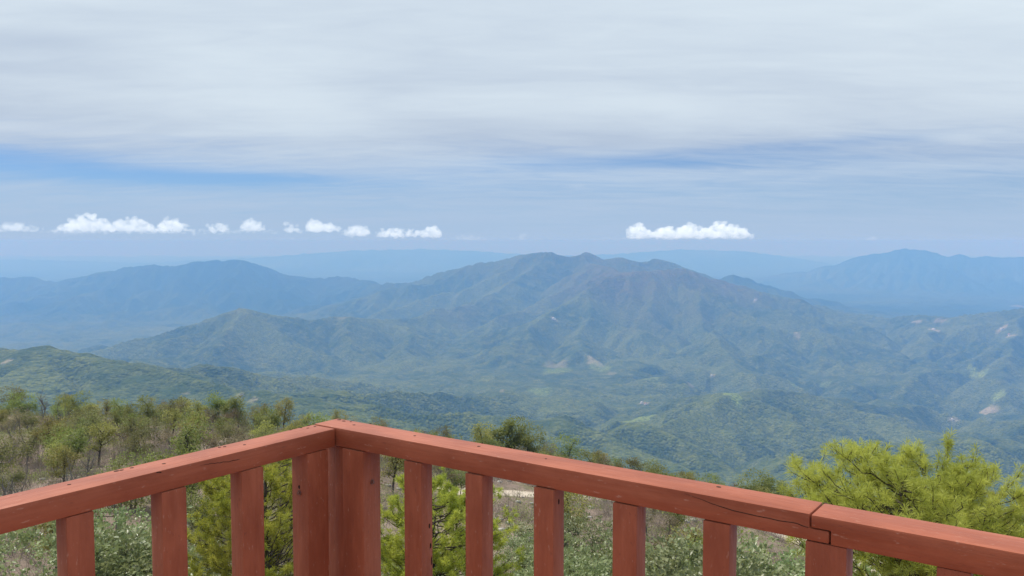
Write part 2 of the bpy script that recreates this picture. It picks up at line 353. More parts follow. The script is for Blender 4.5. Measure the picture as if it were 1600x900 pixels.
for oid, slope, spur, pts in RID:
    slope *= 1.12
    C = np.array([at(*p) for p in pts]); addline(C, slope, oid)
    if spur or oid == 5: crests.append(C)
    if not spur: continue
    L = np.r_[0, np.cumsum(np.linalg.norm(np.diff(C[:, :2], axis=0), axis=1))]
    s = spur * .5; side = 1
    while s < L[-1]:
        p = np.array([np.interp(s, L, C[:, k]) for k in range(3)]); q = np.array([np.interp(min(s + 50, L[-1]), L, C[:, k]) for k in range(3)])
        dv = (q - p)[:2]; dv = dv / (np.linalg.norm(dv) + 1e-9); nv = np.array([-dv[1], dv[0]]) * side
        a = rng.normal(0, .38); nv = np.array([nv[0] * math.cos(a) - nv[1] * math.sin(a), nv[0] * math.sin(a) + nv[1] * math.cos(a)])
        rel = p[2] - ZB; ln = rel / slope * rng.uniform(.75, 1.25)
        pts2 = [p - np.array([0, 0, rel * .03])]
        for k, fz in ((.33, .66), (.66, .36), (1.0, .12)):
            jit = rng.normal(0, .10, 2) * ln * k
            pts2.append(np.array([p[0] + nv[0] * ln * k + jit[0], p[1] + nv[1] * ln * k + jit[1], ZB + rel * (fz + rng.normal(0, .03))]))
        if p[1] + nv[1] * ln > 900: addline(pts2, slope * 1.25, oid)
        side = -side; s += spur * rng.uniform(.4, .75)
segs = np.array(segs)

NU = 660
us = np.linspace(-0.80, 0.80, NU)
ys = np.r_[np.geomspace(230, 1400, 46)[:-1], np.geomspace(1400, 16000, 590)[:-1], np.geomspace(16000, 64000, 110)]
NY = len(ys)
def macro(X, Y):
    sh = X.shape; x = X.ravel(); y = Y.ravel()
    best = np.full(x.shape, ZB); bid = np.full(x.shape, 6)
    for x0, y0, z0, x1, y1, z1, sl_, oid in segs:
        reach = 5.0 * max(z0 - ZB, z1 - ZB, 60) / sl_
        m = np.nonzero((x > min(x0, x1) - reach) & (x < max(x0, x1) + reach) & (y > min(y0, y1) - reach) & (y < max(y0, y1) + reach))[0]
        if len(m) == 0: continue
        vx, vy = x1 - x0, y1 - y0; L2 = vx * vx + vy * vy + 1e-9
        t_ = np.clip(((x[m] - x0) * vx + (y[m] - y0) * vy) / L2, 0, 1)
        dd = np.hypot(x[m] - x0 - t_ * vx, y[m] - y0 - t_ * vy); zc = z0 + t_ * (z1 - z0)
        rel = np.maximum(zc - ZB, 20); q_ = dd * sl_ / rel; h = ZB + rel * (.45 * np.exp(-q_) + .55 * np.maximum(0, 1 - .55 * q_))
        k = h > best[m]; best[m[k]] = h[k]; bid[m[k]] = oid
    return best.reshape(sh), bid.reshape(sh)
cu = np.linspace(-.8, .8, 260); cyi = np.unique(np.r_[np.arange(0, NY, 3), NY - 1])
CU, CYY = np.meshgrid(cu, ys[cyi]); Hc, Ic = macro(CU * CYY, CYY)
def upsample(A):
    B = np.stack([np.interp(us, cu, r_) for r_ in A]); j = np.interp(np.arange(NY), cyi, np.arange(len(cyi)))
    j0 = np.clip(j.astype(int), 0, len(cyi) - 2); f = (j - j0)[:, None]
    return B[j0] * (1 - f) + B[j0 + 1] * f
U, YY = np.meshgrid(us, ys); XX = U * YY
wx = fbm(XX, YY, 900., 4, 40) * 70
H = upsample(Hc)
iu = np.rint(np.interp(us, cu, np.arange(len(cu)))).astype(int); iy = np.rint(np.interp(np.arange(NY), cyi, np.arange(len(cyi)))).astype(int)
ID = Ic[iy][:, iu]
low = np.clip((-330 - H) / 500, 0, 1)            # rolling foothills where the ground is low
H = H + low * (fbm(XX, YY, 1500., 4, 20, .5, True) * 25 + fbm(XX, YY, 520., 3, 25, .5, True) * 12) - low * 30
H = H + fbm(XX, YY, 700., 6, 30) * (50 + 20 * low) + fbm(XX, YY, 130., 3, 33) * 4
near = np.clip((1500 - YY) / 1200, 0, 1)
H = H * (1 - near) + near * (-190 - .42 * YY)
# depression filling (priority flood), then implicit stream-power incision
import heapq
def fill(H):
    h = H.copy(); ny_, nx_ = h.shape; done = np.zeros((ny_, nx_), bool); hp = []
    for j in range(ny_):
        for i in ((0, nx_ - 1) if 0 < j < ny_ - 1 else range(nx_)): hp.append((float(h[j, i]), j * nx_ + i)); done[j, i] = True
    heapq.heapify(hp); hl = h.ravel().tolist(); dn = bytearray(done.ravel().astype(np.uint8).tobytes())
    while hp:
        z, k = heapq.heappop(hp); j, i = divmod(k, nx_); z2 = z + .02
        for dj, di in ((0, 1), (0, -1), (1, 0), (-1, 0), (1, 1), (1, -1), (-1, 1), (-1, -1)):
            a, b = j + dj, i + di
            if 0 <= a < ny_ and 0 <= b < nx_:
                q = a * nx_ + b
                if not dn[q]:
                    dn[q] = 1
                    if hl[q] < z2: hl[q] = z2
                    heapq.heappush(hp, (hl[q], q))
    return np.array(hl).reshape(ny_, nx_)
for e_ in (0, -1):                               # the valleys drain out of view to both sides
    k_ = (ys > 3600) & (ys < 13500); H[k_, e_] = np.minimum(H[k_, e_], ZB - 60)
H0 = H; H = fill(H); BAS = np.clip((H - H0) / 45, 0, 1)
DX = (us[1] - us[0]) * YY; DYR = np.gradient(ys)[:, None] * np.ones_like(YY); AREA = (DX * DYR).ravel()
N = H.size; IDX = np.arange(N).reshape(H.shape)
KF = np.clip((YY - 1600) / 1500, 0, 1).ravel(); SM = (.72 + np.clip((2600 - YY) / 600, 0, 1) * 20).ravel()
def erode(h, K, m_=.5, a0=7e3):
    best = np.zeros(h.shape); rec = IDX.copy(); dist = np.ones(h.shape)
    for dj in (-1, 0, 1):
        for di in (-1, 0, 1):
            if not dj and not di: continue
            js = slice(1, -1); src = (slice(1 + dj, h.shape[0] - 1 + dj), slice(1 + di, h.shape[1] - 1 + di))
            dd = np.sqrt((XX[src] - XX[1:-1, 1:-1]) ** 2 + (YY[src] - YY[1:-1, 1:-1]) ** 2)
            s_ = (h[1:-1, 1:-1] - h[src]) / dd; k = s_ > best[1:-1, 1:-1]
            best[1:-1, 1:-1][k] = s_[k]; rec[1:-1, 1:-1][k] = IDX[src][k]; dist[1:-1, 1:-1][k] = dd[k]
    rec = rec.ravel(); dist = dist.ravel(); A = AREA.copy(); own = np.arange(N)
    cnt = np.bincount(rec[rec != own], minlength=N); fr = np.nonzero(cnt == 0)[0]; levels = []
    while len(fr):
        levels.append(fr); f2 = fr[rec[fr] != fr]
        if len(f2) == 0: break
        r_ = rec[f2]; np.add.at(A, r_, A[f2]); np.subtract.at(cnt, r_, 1); c_ = np.unique(r_); fr = c_[cnt[c_] == 0]
    hh = h.ravel().copy(); fac = K * KF * np.maximum(A - a0, 0) ** m_ / dist
    for f in reversed(levels):
        r_ = rec[f]; k = r_ != f; ff = f[k]; rr_ = r_[k]
        hh[ff] = np.minimum((hh[ff] + fac[ff] * hh[rr_]) / (1 + fac[ff]), hh[rr_] + SM[ff] * dist[ff])
    return hh.reshape(h.shape)
for it in range(22):
    H = erode(H, 0.06)
    G = H.copy()                                 # a little soil creep
    G[1:-1, 1:-1] = H[1:-1, 1:-1] + .018 * (H[:-2, 1:-1] + H[2:, 1:-1] + H[1:-1, :-2] + H[1:-1, 2:] - 4 * H[1:-1, 1:-1])
    H = G if it < 21 else H
H = H + BAS * (fbm(XX, YY, 1100., 4, 81, .5, True) * 34 + fbm(XX, YY, 330., 4, 85, .5, True) * 13 - 20)   # rolling ground on the basin floors
cn = fbm(XX, YY, 420., 4, 55, .6)
for C in crests:                                 # keep the sky lines sharp
    for p, q in zip(C[:-1], C[1:]):
        rch = 420.; m = np.nonzero((XX > min(p[0], q[0]) - rch) & (XX < max(p[0], q[0]) + rch) & (YY > min(p[1], q[1]) - rch) & (YY < max(p[1], q[1]) + rch))
        if len(m[0]) == 0: continue
        v = (q - p)[:2]; t_ = np.clip(((XX[m] - p[0]) * v[0] + (YY[m] - p[1]) * v[1]) / (v @ v + 1e-9), 0, 1)
        dd = np.hypot(XX[m] - p[0] - t_ * v[0], YY[m] - p[1] - t_ * v[1])
        z_ = p[2] + t_ * (q[2] - p[2]) - .58 * dd - 6 + cn[m] * np.clip((p[1] - 1500) / 6000, 0, 1.4) * 26
        H[m] = np.maximum(H[m], np.where(dd < rch, z_, -9e3))
H += fbm(XX, YY, 60., 2, 50) * np.clip(YY / 3000, .3, 1.2) * 2.2

def ground_hit(px, py):                          # where a line of sight meets the mountains
    d = ray(px, py); u = d[0] / d[1]; i = int(round(np.interp(u, us, np.arange(NU)))); zr = CZ + ys * d[2] / d[1]
    k = np.nonzero((H[:, i] > zr) & (ys > 1500))[0]
    j = k[0] if len(k) else NY - 1
    return np.array([u * ys[j], ys[j], H[j, i]])
dry = np.clip(fbm(XX, YY, 2600., 4, 60) * .9 + (H + 620) / 520 * .75, 0, 1) * np.clip((YY - 3000) / 4000, 0, 1)
cloud_shade = np.clip((YY - 10500) / 2500, 0, 1) * np.clip(.75 + fbm(XX, YY, 3000., 3, 66) * .6, 0, 1)
bare = np.zeros_like(H); meadow = np.zeros_like(H)
def patch(A, px, py, wpx, dpx, k=1.0, tilt=0.0, rag=.5):
    c = ground_hit(px, py); c2 = ground_hit(px, py - dpx * .5); lx = wpx / FPX * c[1]; ly = max(np.linalg.norm(c2[:2] - c[:2]), lx * .5)
    ly = min(ly, lx * 3)
    a_ = (XX - c[0]); b_ = (YY - c[1]); a_ = a_ - tilt * b_
    q = (a_ / lx) ** 2 + (b_ / ly) ** 2 + fbm(XX, YY, lx * 1.2, 3, 70) * rag
    A[:] = np.maximum(A, k * np.clip(1.6 - 1.4 * q, 0, 1))
for a_ in [(1545, 646, 20, 2, .9), (1490, 658, 10, 3, .8), (1005, 631, 10, 4, .9), (930, 566, 14, 10, .5), (868, 573, 20, 6, .4), (1460, 516, 8, 3, .9), (1432, 503, 9, 3, .8), (1470, 503, 12, 3, .7),
           (1566, 517, 9, 3, .9), (1580, 526, 9, 3, .8), (1244, 520, 5, 5, .6), (1113, 590, 4, 3, .8), (1079, 602, 6, 6, .5), (866, 502, 7, 2, .9), (10, 566, 10, 4, .9), (375, 618, 7, 2, .5), (395, 625, 9, 2, .5), (290, 616, 8, 3, .4),
           (1180, 471, 4, 2, .8), (535, 500, 8, 2, .5), (1590, 478, 12, 2, .5), (956, 585, 8, 10, .35), (785, 610, 4, 4, .5)]: patch(bare, *a_)
for a_ in [(1145, 615, 14, 10, .8), (940, 575, 20, 14, .5), (1530, 585, 10, 30, .8), (1560, 620, 10, 14, .8), (870, 580, 24, 10, .5), (1000, 655, 26, 6, .6), (1240, 600, 12, 10, .5), (1290, 600, 12, 6, .5), (845, 610, 20, 6, .5), (1020, 590, 14, 8, .4)]: patch(meadow, *a_)

HILLS = {0: ('forested_ridge', 'low green wooded ridge sloping down behind the near hillside at left', 'ridge'),
         1: ('mountain', 'large central mountain massif with brown crest and green spurs', 'mountain'),
         2: ('mountain_plateau', 'long flat-topped green ridge with pale clearings at the right edge', 'ridge'),
         3: ('mountain', 'broad blue hazy mountain with two summits behind the left spur', 'mountain'),
         4: ('mountain', 'far blue pointed mountain rising at the right behind the valley', 'mountain'),
         5: ('distant_range', 'faintest pale blue range along the horizon', 'mountain range'),
         6: ('foothills', 'rolling green foothills filling the valley below the mountains', 'foothills')}
Fq = np.stack([IDX[:-1, :-1], IDX[:-1, 1:], IDX[1:, 1:], IDX[1:, :-1]], -1).reshape(-1, 4)
fid = ID[:-1, :-1].ravel(); VT = np.stack([XX, YY, H], -1).reshape(-1, 3)
gx = np.gradient(H, axis=1) / DX; gy = np.gradient(H, axis=0) / np.gradient(ys)[:, None]; gx = gx - 0
NRM = np.stack([-(gx), -(gy - gx * U), np.ones_like(H)], -1).reshape(-1, 3); NRM /= np.linalg.norm(NRM, axis=1)[:, None]
for k, (nm, lab, cat) in HILLS.items():
    f = Fq[fid == k]; used, inv = np.unique(f, return_inverse=True)
    me = mesh_np(nm, VT[used], inv.reshape(-1, 4), M_HILL, True)
    me.normals_split_custom_set_from_vertices(NRM[used].astype(np.float32))
    for an, arr in (('dry', dry), ('cloud_shade', cloud_shade), ('bare', bare), ('meadow', meadow)):
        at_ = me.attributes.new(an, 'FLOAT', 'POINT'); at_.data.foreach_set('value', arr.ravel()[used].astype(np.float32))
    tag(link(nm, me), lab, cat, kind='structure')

# the air: one closed box of even haze, clouds and sky outside it
M_HAZE, t = mat('haze')
pv = t.new('ShaderNodeVolumePrincipled'); pv.inputs['Color'].default_value = (0.132, 0.335, 0.75, 1); pv.inputs['Absorption Color'].default_value = (0.74, 0.57, 0.50, 1); pv.inputs['Density'].default_value = 1.25e-4; pv.inputs['Anisotropy'].default_value = 0.0
finish(t, None, pv.outputs[0])
x0, x1, y0, y1, z0, z1 = -56000, 56000, -3000, 66000, float(min(H.min(), Z.min())) - 1.5, 12.0
V = [(x, y, z) for z in (z0, z1) for y in (y0, y1) for x in (x0, x1)]
o = link('haze', mesh_np('haze', V, [(0, 2, 3, 1), (4, 5, 7, 6), (0, 1, 5, 4), (2, 6, 7, 3), (0, 4, 6, 2), (1, 3, 7, 5)], M_HAZE)); tag(o, 'pale blue haze filling the air over the valley', 'haze', kind='stuff')

# ------------------------------------------------------------------ the railing
CN = np.array([-0.565, 2.706]); RA = R(-35.3)
RD = np.array([math.cos(RA), math.sin(RA)]); LD = np.array([RD[1], -RD[0]])   # along the right run, along the left run (both towards the camera)
TOPZ, RH, RWID = 1.0, 0.060, 0.105
rail = empty('wooden_railing', (CN[0], CN[1], 0)); tag(rail, 'red brown painted wooden corner railing of the lookout deck', 'railing')
def frame_matrix(org, ex, ey):                   # local x = ex (plan), y = ey (plan), z up
    return Matrix(((ex[0], ey[0], 0, org[0]), (ex[1], ey[1], 0, org[1]), (0, 0, 1, org[2]), (0, 0, 0, 1)))
def bevelled(name, verts, faces, material, mw, parent, bev=0.006, seg=2):
    bm = bmesh.new(); vs = [bm.verts.new(v) for v in verts]
    for f in faces: bm.faces.new([vs[i] for i in f])
    bmesh.ops.recalc_face_normals(bm, faces=bm.faces)
    if bev: bmesh.ops.bevel(bm, geom=list(bm.edges), offset=bev, segments=seg, profile=.6, affect='EDGES', clamp_overlap=True)
    me = bpy.data.meshes.new(name); bm.to_mesh(me); bm.free(); me.materials.append(material)
    for p in me.polygons: p.use_smooth = True
    try: me.set_sharp_from_angle(angle=R(40))
    except Exception: pass
    o = link(name, me, parent); o.matrix_world = mw
    if parent is not None: o.matrix_parent_inverse = Matrix(); o.matrix_basis = parent_inv(parent) @ mw
    return o
def parent_inv(p):
    m = Matrix.LocRotScale(p.location, p.rotation_euler, p.scale)
    return (m if p.parent is None else PW[p.name] ).inverted()
PW = {}
def prism(pts, w0, w1):                          # outline in local x-z, extruded along local y
    n = len(pts); v = [(x, w0, z) for x, z in pts] + [(x, w1, z) for x, z in pts]
    f = [tuple(range(n)), tuple(range(2 * n - 1, n - 1, -1))] + [(i, (i + 1) % n, n + (i + 1) % n, n + i) for i in range(n)]
    return v, f
def box_pts(x0, x1, z0, z1): return [(x0, z0), (x1, z0), (x1, z1), (x0, z1)]
OUT_R = -LD; OUT_L = -RD                         # outward from the deck for either run
def plan(run, t, dep, z):
    d, o_ = (RD, OUT_R) if run == 'R' else (LD, OUT_L)
    p = CN + d * t + o_ * dep; return (p[0], p[1], z)
def member(name, run, t, outline, w0, w1, z=0.0, tilt=0.0, bev=.005, vertical=False):
    d, o_ = (RD, OUT_R) if run == 'R' else (LD, OUT_L)
    org = plan(run, t, 0, z); mw = frame_matrix(org, d, o_)
    if tilt: mw = mw @ Matrix.Rotation(tilt, 4, 'Y')
    if vertical:                                 # grain (local x) runs up the member
        mw = mw @ Matrix.Rotation(-math.pi / 2, 4, 'Y')   # local x -> up, local z -> -along
        outline = [(zz, -xx) for xx, zz in outline][::-1]
    v, f = prism(outline, w0, w1)
    o = bevelled(name, v, f, M_PAINT, mw, rail, bev); PW[o.name] = mw; return o
lap, ta, tb = 0.028, 1.495, 1.537
zb_, zt_ = TOPZ - RH, TOPZ
hr = member('handrail', 'R', 0, [(-RWID, zb_), (tb, zb_), (tb, zb_ + lap), (ta, zb_ + lap), (ta, zt_), (-RWID, zt_)], 0, RWID, tilt=0.0)
hr3 = member('handrail', 'R', 0, [(tb + .003, zb_ - .001), (2.9, zb_ - .004), (2.9, zt_ - .004), (ta + .003, zt_ - .001), (ta + .003, zb_ + lap + .002), (tb + .003, zb_ + lap + .002)], -.0015, RWID - .0015)
hl = member('handrail', 'L', 0, box_pts(.004, 2.4, zb_ - .001, zt_ - .002), 0, RWID)
hr['label'] = 'right run of the handrail with a long crack on its inner face'
hl['label'] = 'left run of the handrail butting into the corner'
hr3['label'] = 'handrail length beyond the stepped lap joint'
def upright(name, run, t0, t1, dep, proud, lean=0.0):
    w = (t1 - t0) / 2; return member(name, run, (t0 + t1) / 2, [(-w, .004), (w, .004), (w, zb_ - .002), (-w, zb_ - .002)], -proud, dep, tilt=lean, bev=.003, vertical=True)
postR = upright('post', 'R', .030, .122, .074, .003)
postL = upright('post', 'L', .035, .119, .076, -.001)
corner = member('corner_filler', 'R', 0, box_pts(-.028, .016, .004, zb_ - .006), .018, .043, bev=.003, vertical=True)
member('corner_post', 'R', 0, box_pts(-.097, .023, .004, zb_ - .006), .0455, .102, bev=.003, vertical=True)
postJ = upright('post', 'R', 1.486, 1.574, .060, -.001)
for i, t_ in enumerate((.293, .531, .767, 1.006, 1.247)):
    upright('baluster', 'R', t_, t_ + (.069, .060, .063, .068, .066)[i], .050, (.001, .004, .005, .002, -.0005)[i])
for t_ in (1.749, 1.99, 2.23, 2.47, 2.71): upright('baluster', 'R', t_, t_ + .062, .040, -.001)
for i, t_ in enumerate((.290, .543, .797, 1.05, 1.30, 1.55, 1.80, 2.05)):
    upright('baluster', 'L', t_, t_ + (.076, .073, .068)[i % 3], .052, (.003, .001, -.001)[i % 3])
def fleck(name, parent, run, t, dep, z, rx, ry, m, h=.0012, rot=0.0):            # a small screw head or hole lying on a top face
    d, o_ = (RD, OUT_R) if run == 'R' else (LD, OUT_L)
    bm = bmesh.new(); bmesh.ops.create_cone(bm, cap_ends=True, segments=14, radius1=1, radius2=.8, depth=1)
    for v in bm.verts: v.co = Vector((v.co.x * rx, v.co.y * ry, v.co.z * h))
    me = bpy.data.meshes.new(name); bm.to_mesh(me); bm.free(); me.materials.append(m)
    mw = frame_matrix(plan(run, t, dep, z), d, o_) @ Matrix.Rotation(rot, 4, 'Z')
    o = link(name, me, parent); o.matrix_basis = PW[parent.name].inverted() @ mw; return o
def topz(p): return TOPZ - (.002 if p is hl else .0025 if p is hr3 else 0) + .0003
def px_on_top(px, py):
    d = ray(px, py); k = (TOPZ - CZ) / d[2]; q = d[:2] * k - CN
    return q
for px, py, k in [(530, 656, 1.3), (537, 658, 1.2), (553, 664, .9), (648, 681, .8), (748, 697.5, .9), (853, 717, .6), (1123, 761, 1.1), (548, 659, .7), (579, 662, .6)]:
    q = px_on_top(px, py); fleck('screw', hr, 'R', q @ RD, q @ OUT_R, topz(hr), .0062 * k, .0045 * k, M_HOLE, rot=random.random())
for px, py in [(1289.5, 785), (1286.5, 791.5), (1320.5, 792), (1314.5, 796.5), (1494, 830)]:
    q = px_on_top(px, py); fleck('screw', hr3, 'R', q @ RD, q @ OUT_R, topz(hr3), .0060 if px < 1400 else .004, .0048 if px < 1400 else .003, M_HOLE)
for px, py, k in [(108, 756, .8), (182, 735, 1.3), (190, 733.5, 1.0), (206, 730, .9), (256, 723.5, .9), (343, 698, .9), (351, 697, .9), (382, 694, .8), (470, 667.5, .9), (482, 664, .9), (481, 668, .8), (492, 665.5, .8), (454, 671, .6)]:
    q = px_on_top(px, py); fleck('screw', hl, 'L', q @ LD, q @ OUT_L, topz(hl), .0062 * k, .0042 * k, M_HOLE, rot=random.random())
def bolt(parent, run, t, dep, z, ex):            # bolt head with washer on a side face
    bm = bmesh.new()
    bmesh.ops.create_cone(bm, cap_ends=True, segments=18, radius1=.0085, radius2=.0082, depth=.002)
    r_ = bmesh.ops.create_cone(bm, cap_ends=True, segments=6, radius1=.0055, radius2=.0048, depth=.007)
    for v in r_['verts']: v.co.z += .0035
    me = bpy.data.meshes.new('bolt'); bm.to_mesh(me); bm.free(); me.materials.append(M_BOLT)
    nrm = Vector((ex[0], ex[1], 0)); mw = Matrix.Translation(plan(run, t, dep, z)) @ nrm.to_track_quat('Z', 'Y').to_matrix().to_4x4()
    o = link('bolt', me, parent); o.matrix_basis = PW[parent.name].inverted() @ mw
def side_hole(parent, run, t, dep, z, ex, rz=.010, ry=.003):
    bm = bmesh.new(); bmesh.ops.create_cone(bm, cap_ends=True, segments=12, radius1=1, radius2=.85, depth=1)
    for v in bm.verts: v.co = Vector((v.co.x * ry, v.co.y * rz, v.co.z * .0012))
    me = bpy.data.meshes.new('nail_hole'); bm.to_mesh(me); bm.free(); me.materials.append(M_HOLE)
    nrm = Vector((ex[0], ex[1], 0)); mw = Matrix.Translation(plan(run, t, dep, z)) @ nrm.to_track_quat('Z', 'Y').to_matrix().to_4x4()
    o = link('nail_hole', me, parent); o.matrix_basis = PW[parent.name].inverted() @ mw
bolt(postL, 'L', .119 + .001, .040, zb_ - .130, LD); side_hole(postL, 'L', .1195, .042, zb_ - .112, LD, .007, .004)
bolt(postR, 'R', .122 + .001, .036, zb_ - .105, RD)
BAL = [o_ for o_ in rail.children if o_.name.startswith('baluster')]
side_hole(BAL[0], 'R', .3625, .035, zb_ - .200, RD, .008, .003); side_hole(BAL[0], 'R', .3625, .040, zb_ - .262, RD, .009, .003); side_hole(BAL[0], 'R', .3625, .044, zb_ - .31, RD, .014, .002)
side_hole(BAL[2], 'R', .8305, .022, zb_ - .038, RD, .008, .003)
def crack(parent, run, pts, wid):                # an open split along the grain, tapering at both ends
    n = len(pts); s = np.linspace(0, 1, 40); T = np.interp(s, np.linspace(0, 1, n), [p[0] for p in pts]); Z_ = np.interp(s, np.linspace(0, 1, n), [p[1] for p in pts])
    Z_ = Z_ + np.interp(s, np.linspace(0, 1, 14), rng.normal(0, .0006, 14)); ww = wid * np.minimum(1, np.minimum(s / .3, (1.04 - s) / .1).clip(.1, 1))
    d, o_ = (RD, OUT_R) if run == 'R' else (LD, OUT_L)
    V = []
    for a, b, c_ in zip(T, Z_, ww):
        V += [plan(run, a, -.0007, b - c_), plan(run, a, -.0007, b + c_), plan(run, a, .004, b)]
    Fc = [];
    for i in range(39):
        k = 3 * i
        for a, b in ((0, 1), (1, 2), (2, 0)): Fc.append((k + a, k + b, k + 3 + b, k + 3 + a))
    o = link('crack', mesh_np('crack', V, Fc, M_HOLE), parent); o.matrix_basis = PW[parent.name].inverted()
crack(hr, 'R', [(1.20, TOPZ - .006), (1.26, TOPZ - .016), (1.32, TOPZ - .025), (1.40, TOPZ - .0275), (1.46, TOPZ - .027), (1.493, TOPZ - .0315)], .0008)
crack(hl, 'L', [(.50, TOPZ - .014), (.46, TOPZ - .017), (.42, TOPZ - .022), (.37, TOPZ - .024)], .0007)
crack(hl, 'L', [(.63, TOPZ - .004), (.615, TOPZ - .007)], .0012)

# the deck the railing stands on
deck = empty('lookout_deck', (0, 0, 0)); tag(deck, 'red brown plank deck of the lookout under the railing', 'deck')
M_DECK = plain_mat('deck boards', (0.30, 0.085, 0.045), (0.40, 0.125, 0.07), 6, 0.6, 0.2, 0.01, 0.4, (0.2, 3, 3))
for i in range(17):
    dep = -.02 - i * .145 - .0
    v, f = prism(box_pts(-.12, 2.9, -.04, 0), dep - .14 + .125, dep + .125)
    mw = frame_matrix(plan('R', 0, 0, 0), RD, OUT_R); bevelled('plank', v, f, M_DECK, mw, deck, .003, 1)
for tx in (0.0, 1.4, 2.8):
    for lx in (0.02, 2.2):
        p = CN + RD * tx + LD * lx; zg = float(hill_z(p[0], p[1]))
        bm = bmesh.new(); bmesh.ops.create_cube(bm, size=1)
        for v in bm.verts: v.co = Vector((p[0] + v.co.x * .14, p[1] + v.co.y * .14, (zg - .4 - .20) / 2 + v.co.z * (-.20 - zg + .4)))
        me = bpy.data.meshes.new('leg'); bm.to_mesh(me); bm.free(); me.materials.append(M_PAINT); link('leg', me, deck)
    v, f = prism(box_pts(tx - .05 if tx else -.05, tx + .05, -.20, -.041), -2.34, .10); bevelled('joist', v, f, M_DECK, frame_matrix(plan('R', 0, 0, 0), RD, OUT_R), deck, .003, 1)

# ------------------------------------------------------------------ trees
def unit(v): return v / (np.linalg.norm(v) + 1e-9)
class Plant:
    def __init__(s, seed): s.r = np.random.default_rng(seed); s.V = []; s.F = []; s.n = 0; s.tips = []
    def tube(s, P_, rad, sides=6):
        P_ = np.asarray(P_, float); k = len(P_); tn = np.gradient(P_, axis=0); tn /= np.linalg.norm(tn, axis=1)[:, None] + 1e-9
        a = np.cross(tn, [0.31, 0.17, 0.93]); a /= np.linalg.norm(a, axis=1)[:, None] + 1e-9; b = np.cross(tn, a)
        th = np.arange(sides) * 2 * math.pi / sides
        ring = P_[:, None, :] + (a[:, None, :] * np.cos(th)[None, :, None] + b[:, None, :] * np.sin(th)[None, :, None]) * np.asarray(rad)[:, None, None]
        s.V.append(ring.reshape(-1, 3)); ii = np.arange(k * sides).reshape(k, sides) + s.n; jj = np.roll(ii, -1, 1)
        s.F.append(np.stack([ii[:-1], jj[:-1], jj[1:], ii[1:]], -1).reshape(-1, 4)); s.n += k * sides
    def curve(s, p, d, L, n, wob, up):           # a wandering limb
        P_ = [np.array(p, float)]; d = unit(np.array(d, float))
        for i in range(n):
            d = unit(d + s.r.normal(0, wob, 3) + np.array([0, 0, up])); P_.append(P_[-1] + d * L / n)
        return np.array(P_), d
    def wood(s, name, m): return mesh_np(name, np.concatenate(s.V), np.concatenate(s.F), m, True)
def needles(r, tips, dirs, per, L, wd, spread=.85, nm='crown', m=None):   # long-needled tufts
    n = len(tips); T = np.repeat(tips, per, 0); D = np.repeat(dirs, per, 0)
    q = r.normal(0, 1, (n * per, 3)); q /= np.linalg.norm(q, axis=1)[:, None]
    d = D * (1 - spread * .45) + q * spread; d[:, 2] += .08; d /= np.linalg.norm(d, axis=1)[:, None]
    b = T - D * (r.uniform(0, 1, (n * per, 1)) * L * .55); l = L * r.uniform(.65, 1.1, (n * per, 1))
    sd_ = np.cross(d, r.normal(0, 1, (n * per, 3))); sd_ /= np.linalg.norm(sd_, axis=1)[:, None] + 1e-9
    tip = b + d * l; tip[:, 2] -= .12 * l[:, 0]
    mid = b + d * l * .5
    V = np.stack([b, mid + sd_ * wd, tip, mid - sd_ * wd], 1).reshape(-1, 3)
    return mesh_np(nm, V, np.arange(len(V)).reshape(-1, 4), m)
def leaves(r, pts, dirs, size, m, nm='crown', jit=.5, flat=.35):         # folded pointed leaves
    n = len(pts); d = dirs + r.normal(0, jit, (n, 3)); d /= np.linalg.norm(d, axis=1)[:, None] + 1e-9
    upv = r.normal(0, .55, (n, 3)); upv[:, 2] += 1; sd_ = np.cross(d, upv); sd_ /= np.linalg.norm(sd_, axis=1)[:, None] + 1e-9
    nn_ = np.cross(sd_, d); s_ = size * r.uniform(.6, 1.3, (n, 1))
    mid = pts + d * s_ * .5
    V = np.stack([pts, mid + sd_ * s_ * flat + nn_ * s_ * .10, pts + d * s_ - nn_ * s_ * .12, mid - sd_ * s_ * flat + nn_ * s_ * .10], 1).reshape(-1, 3)
    k = np.arange(n) * 4; Fc = np.concatenate([np.stack([k, k + 1, k + 2], 1), np.stack([k, k + 2, k + 3], 1)])
    return mesh_np(nm, V, Fc, m)

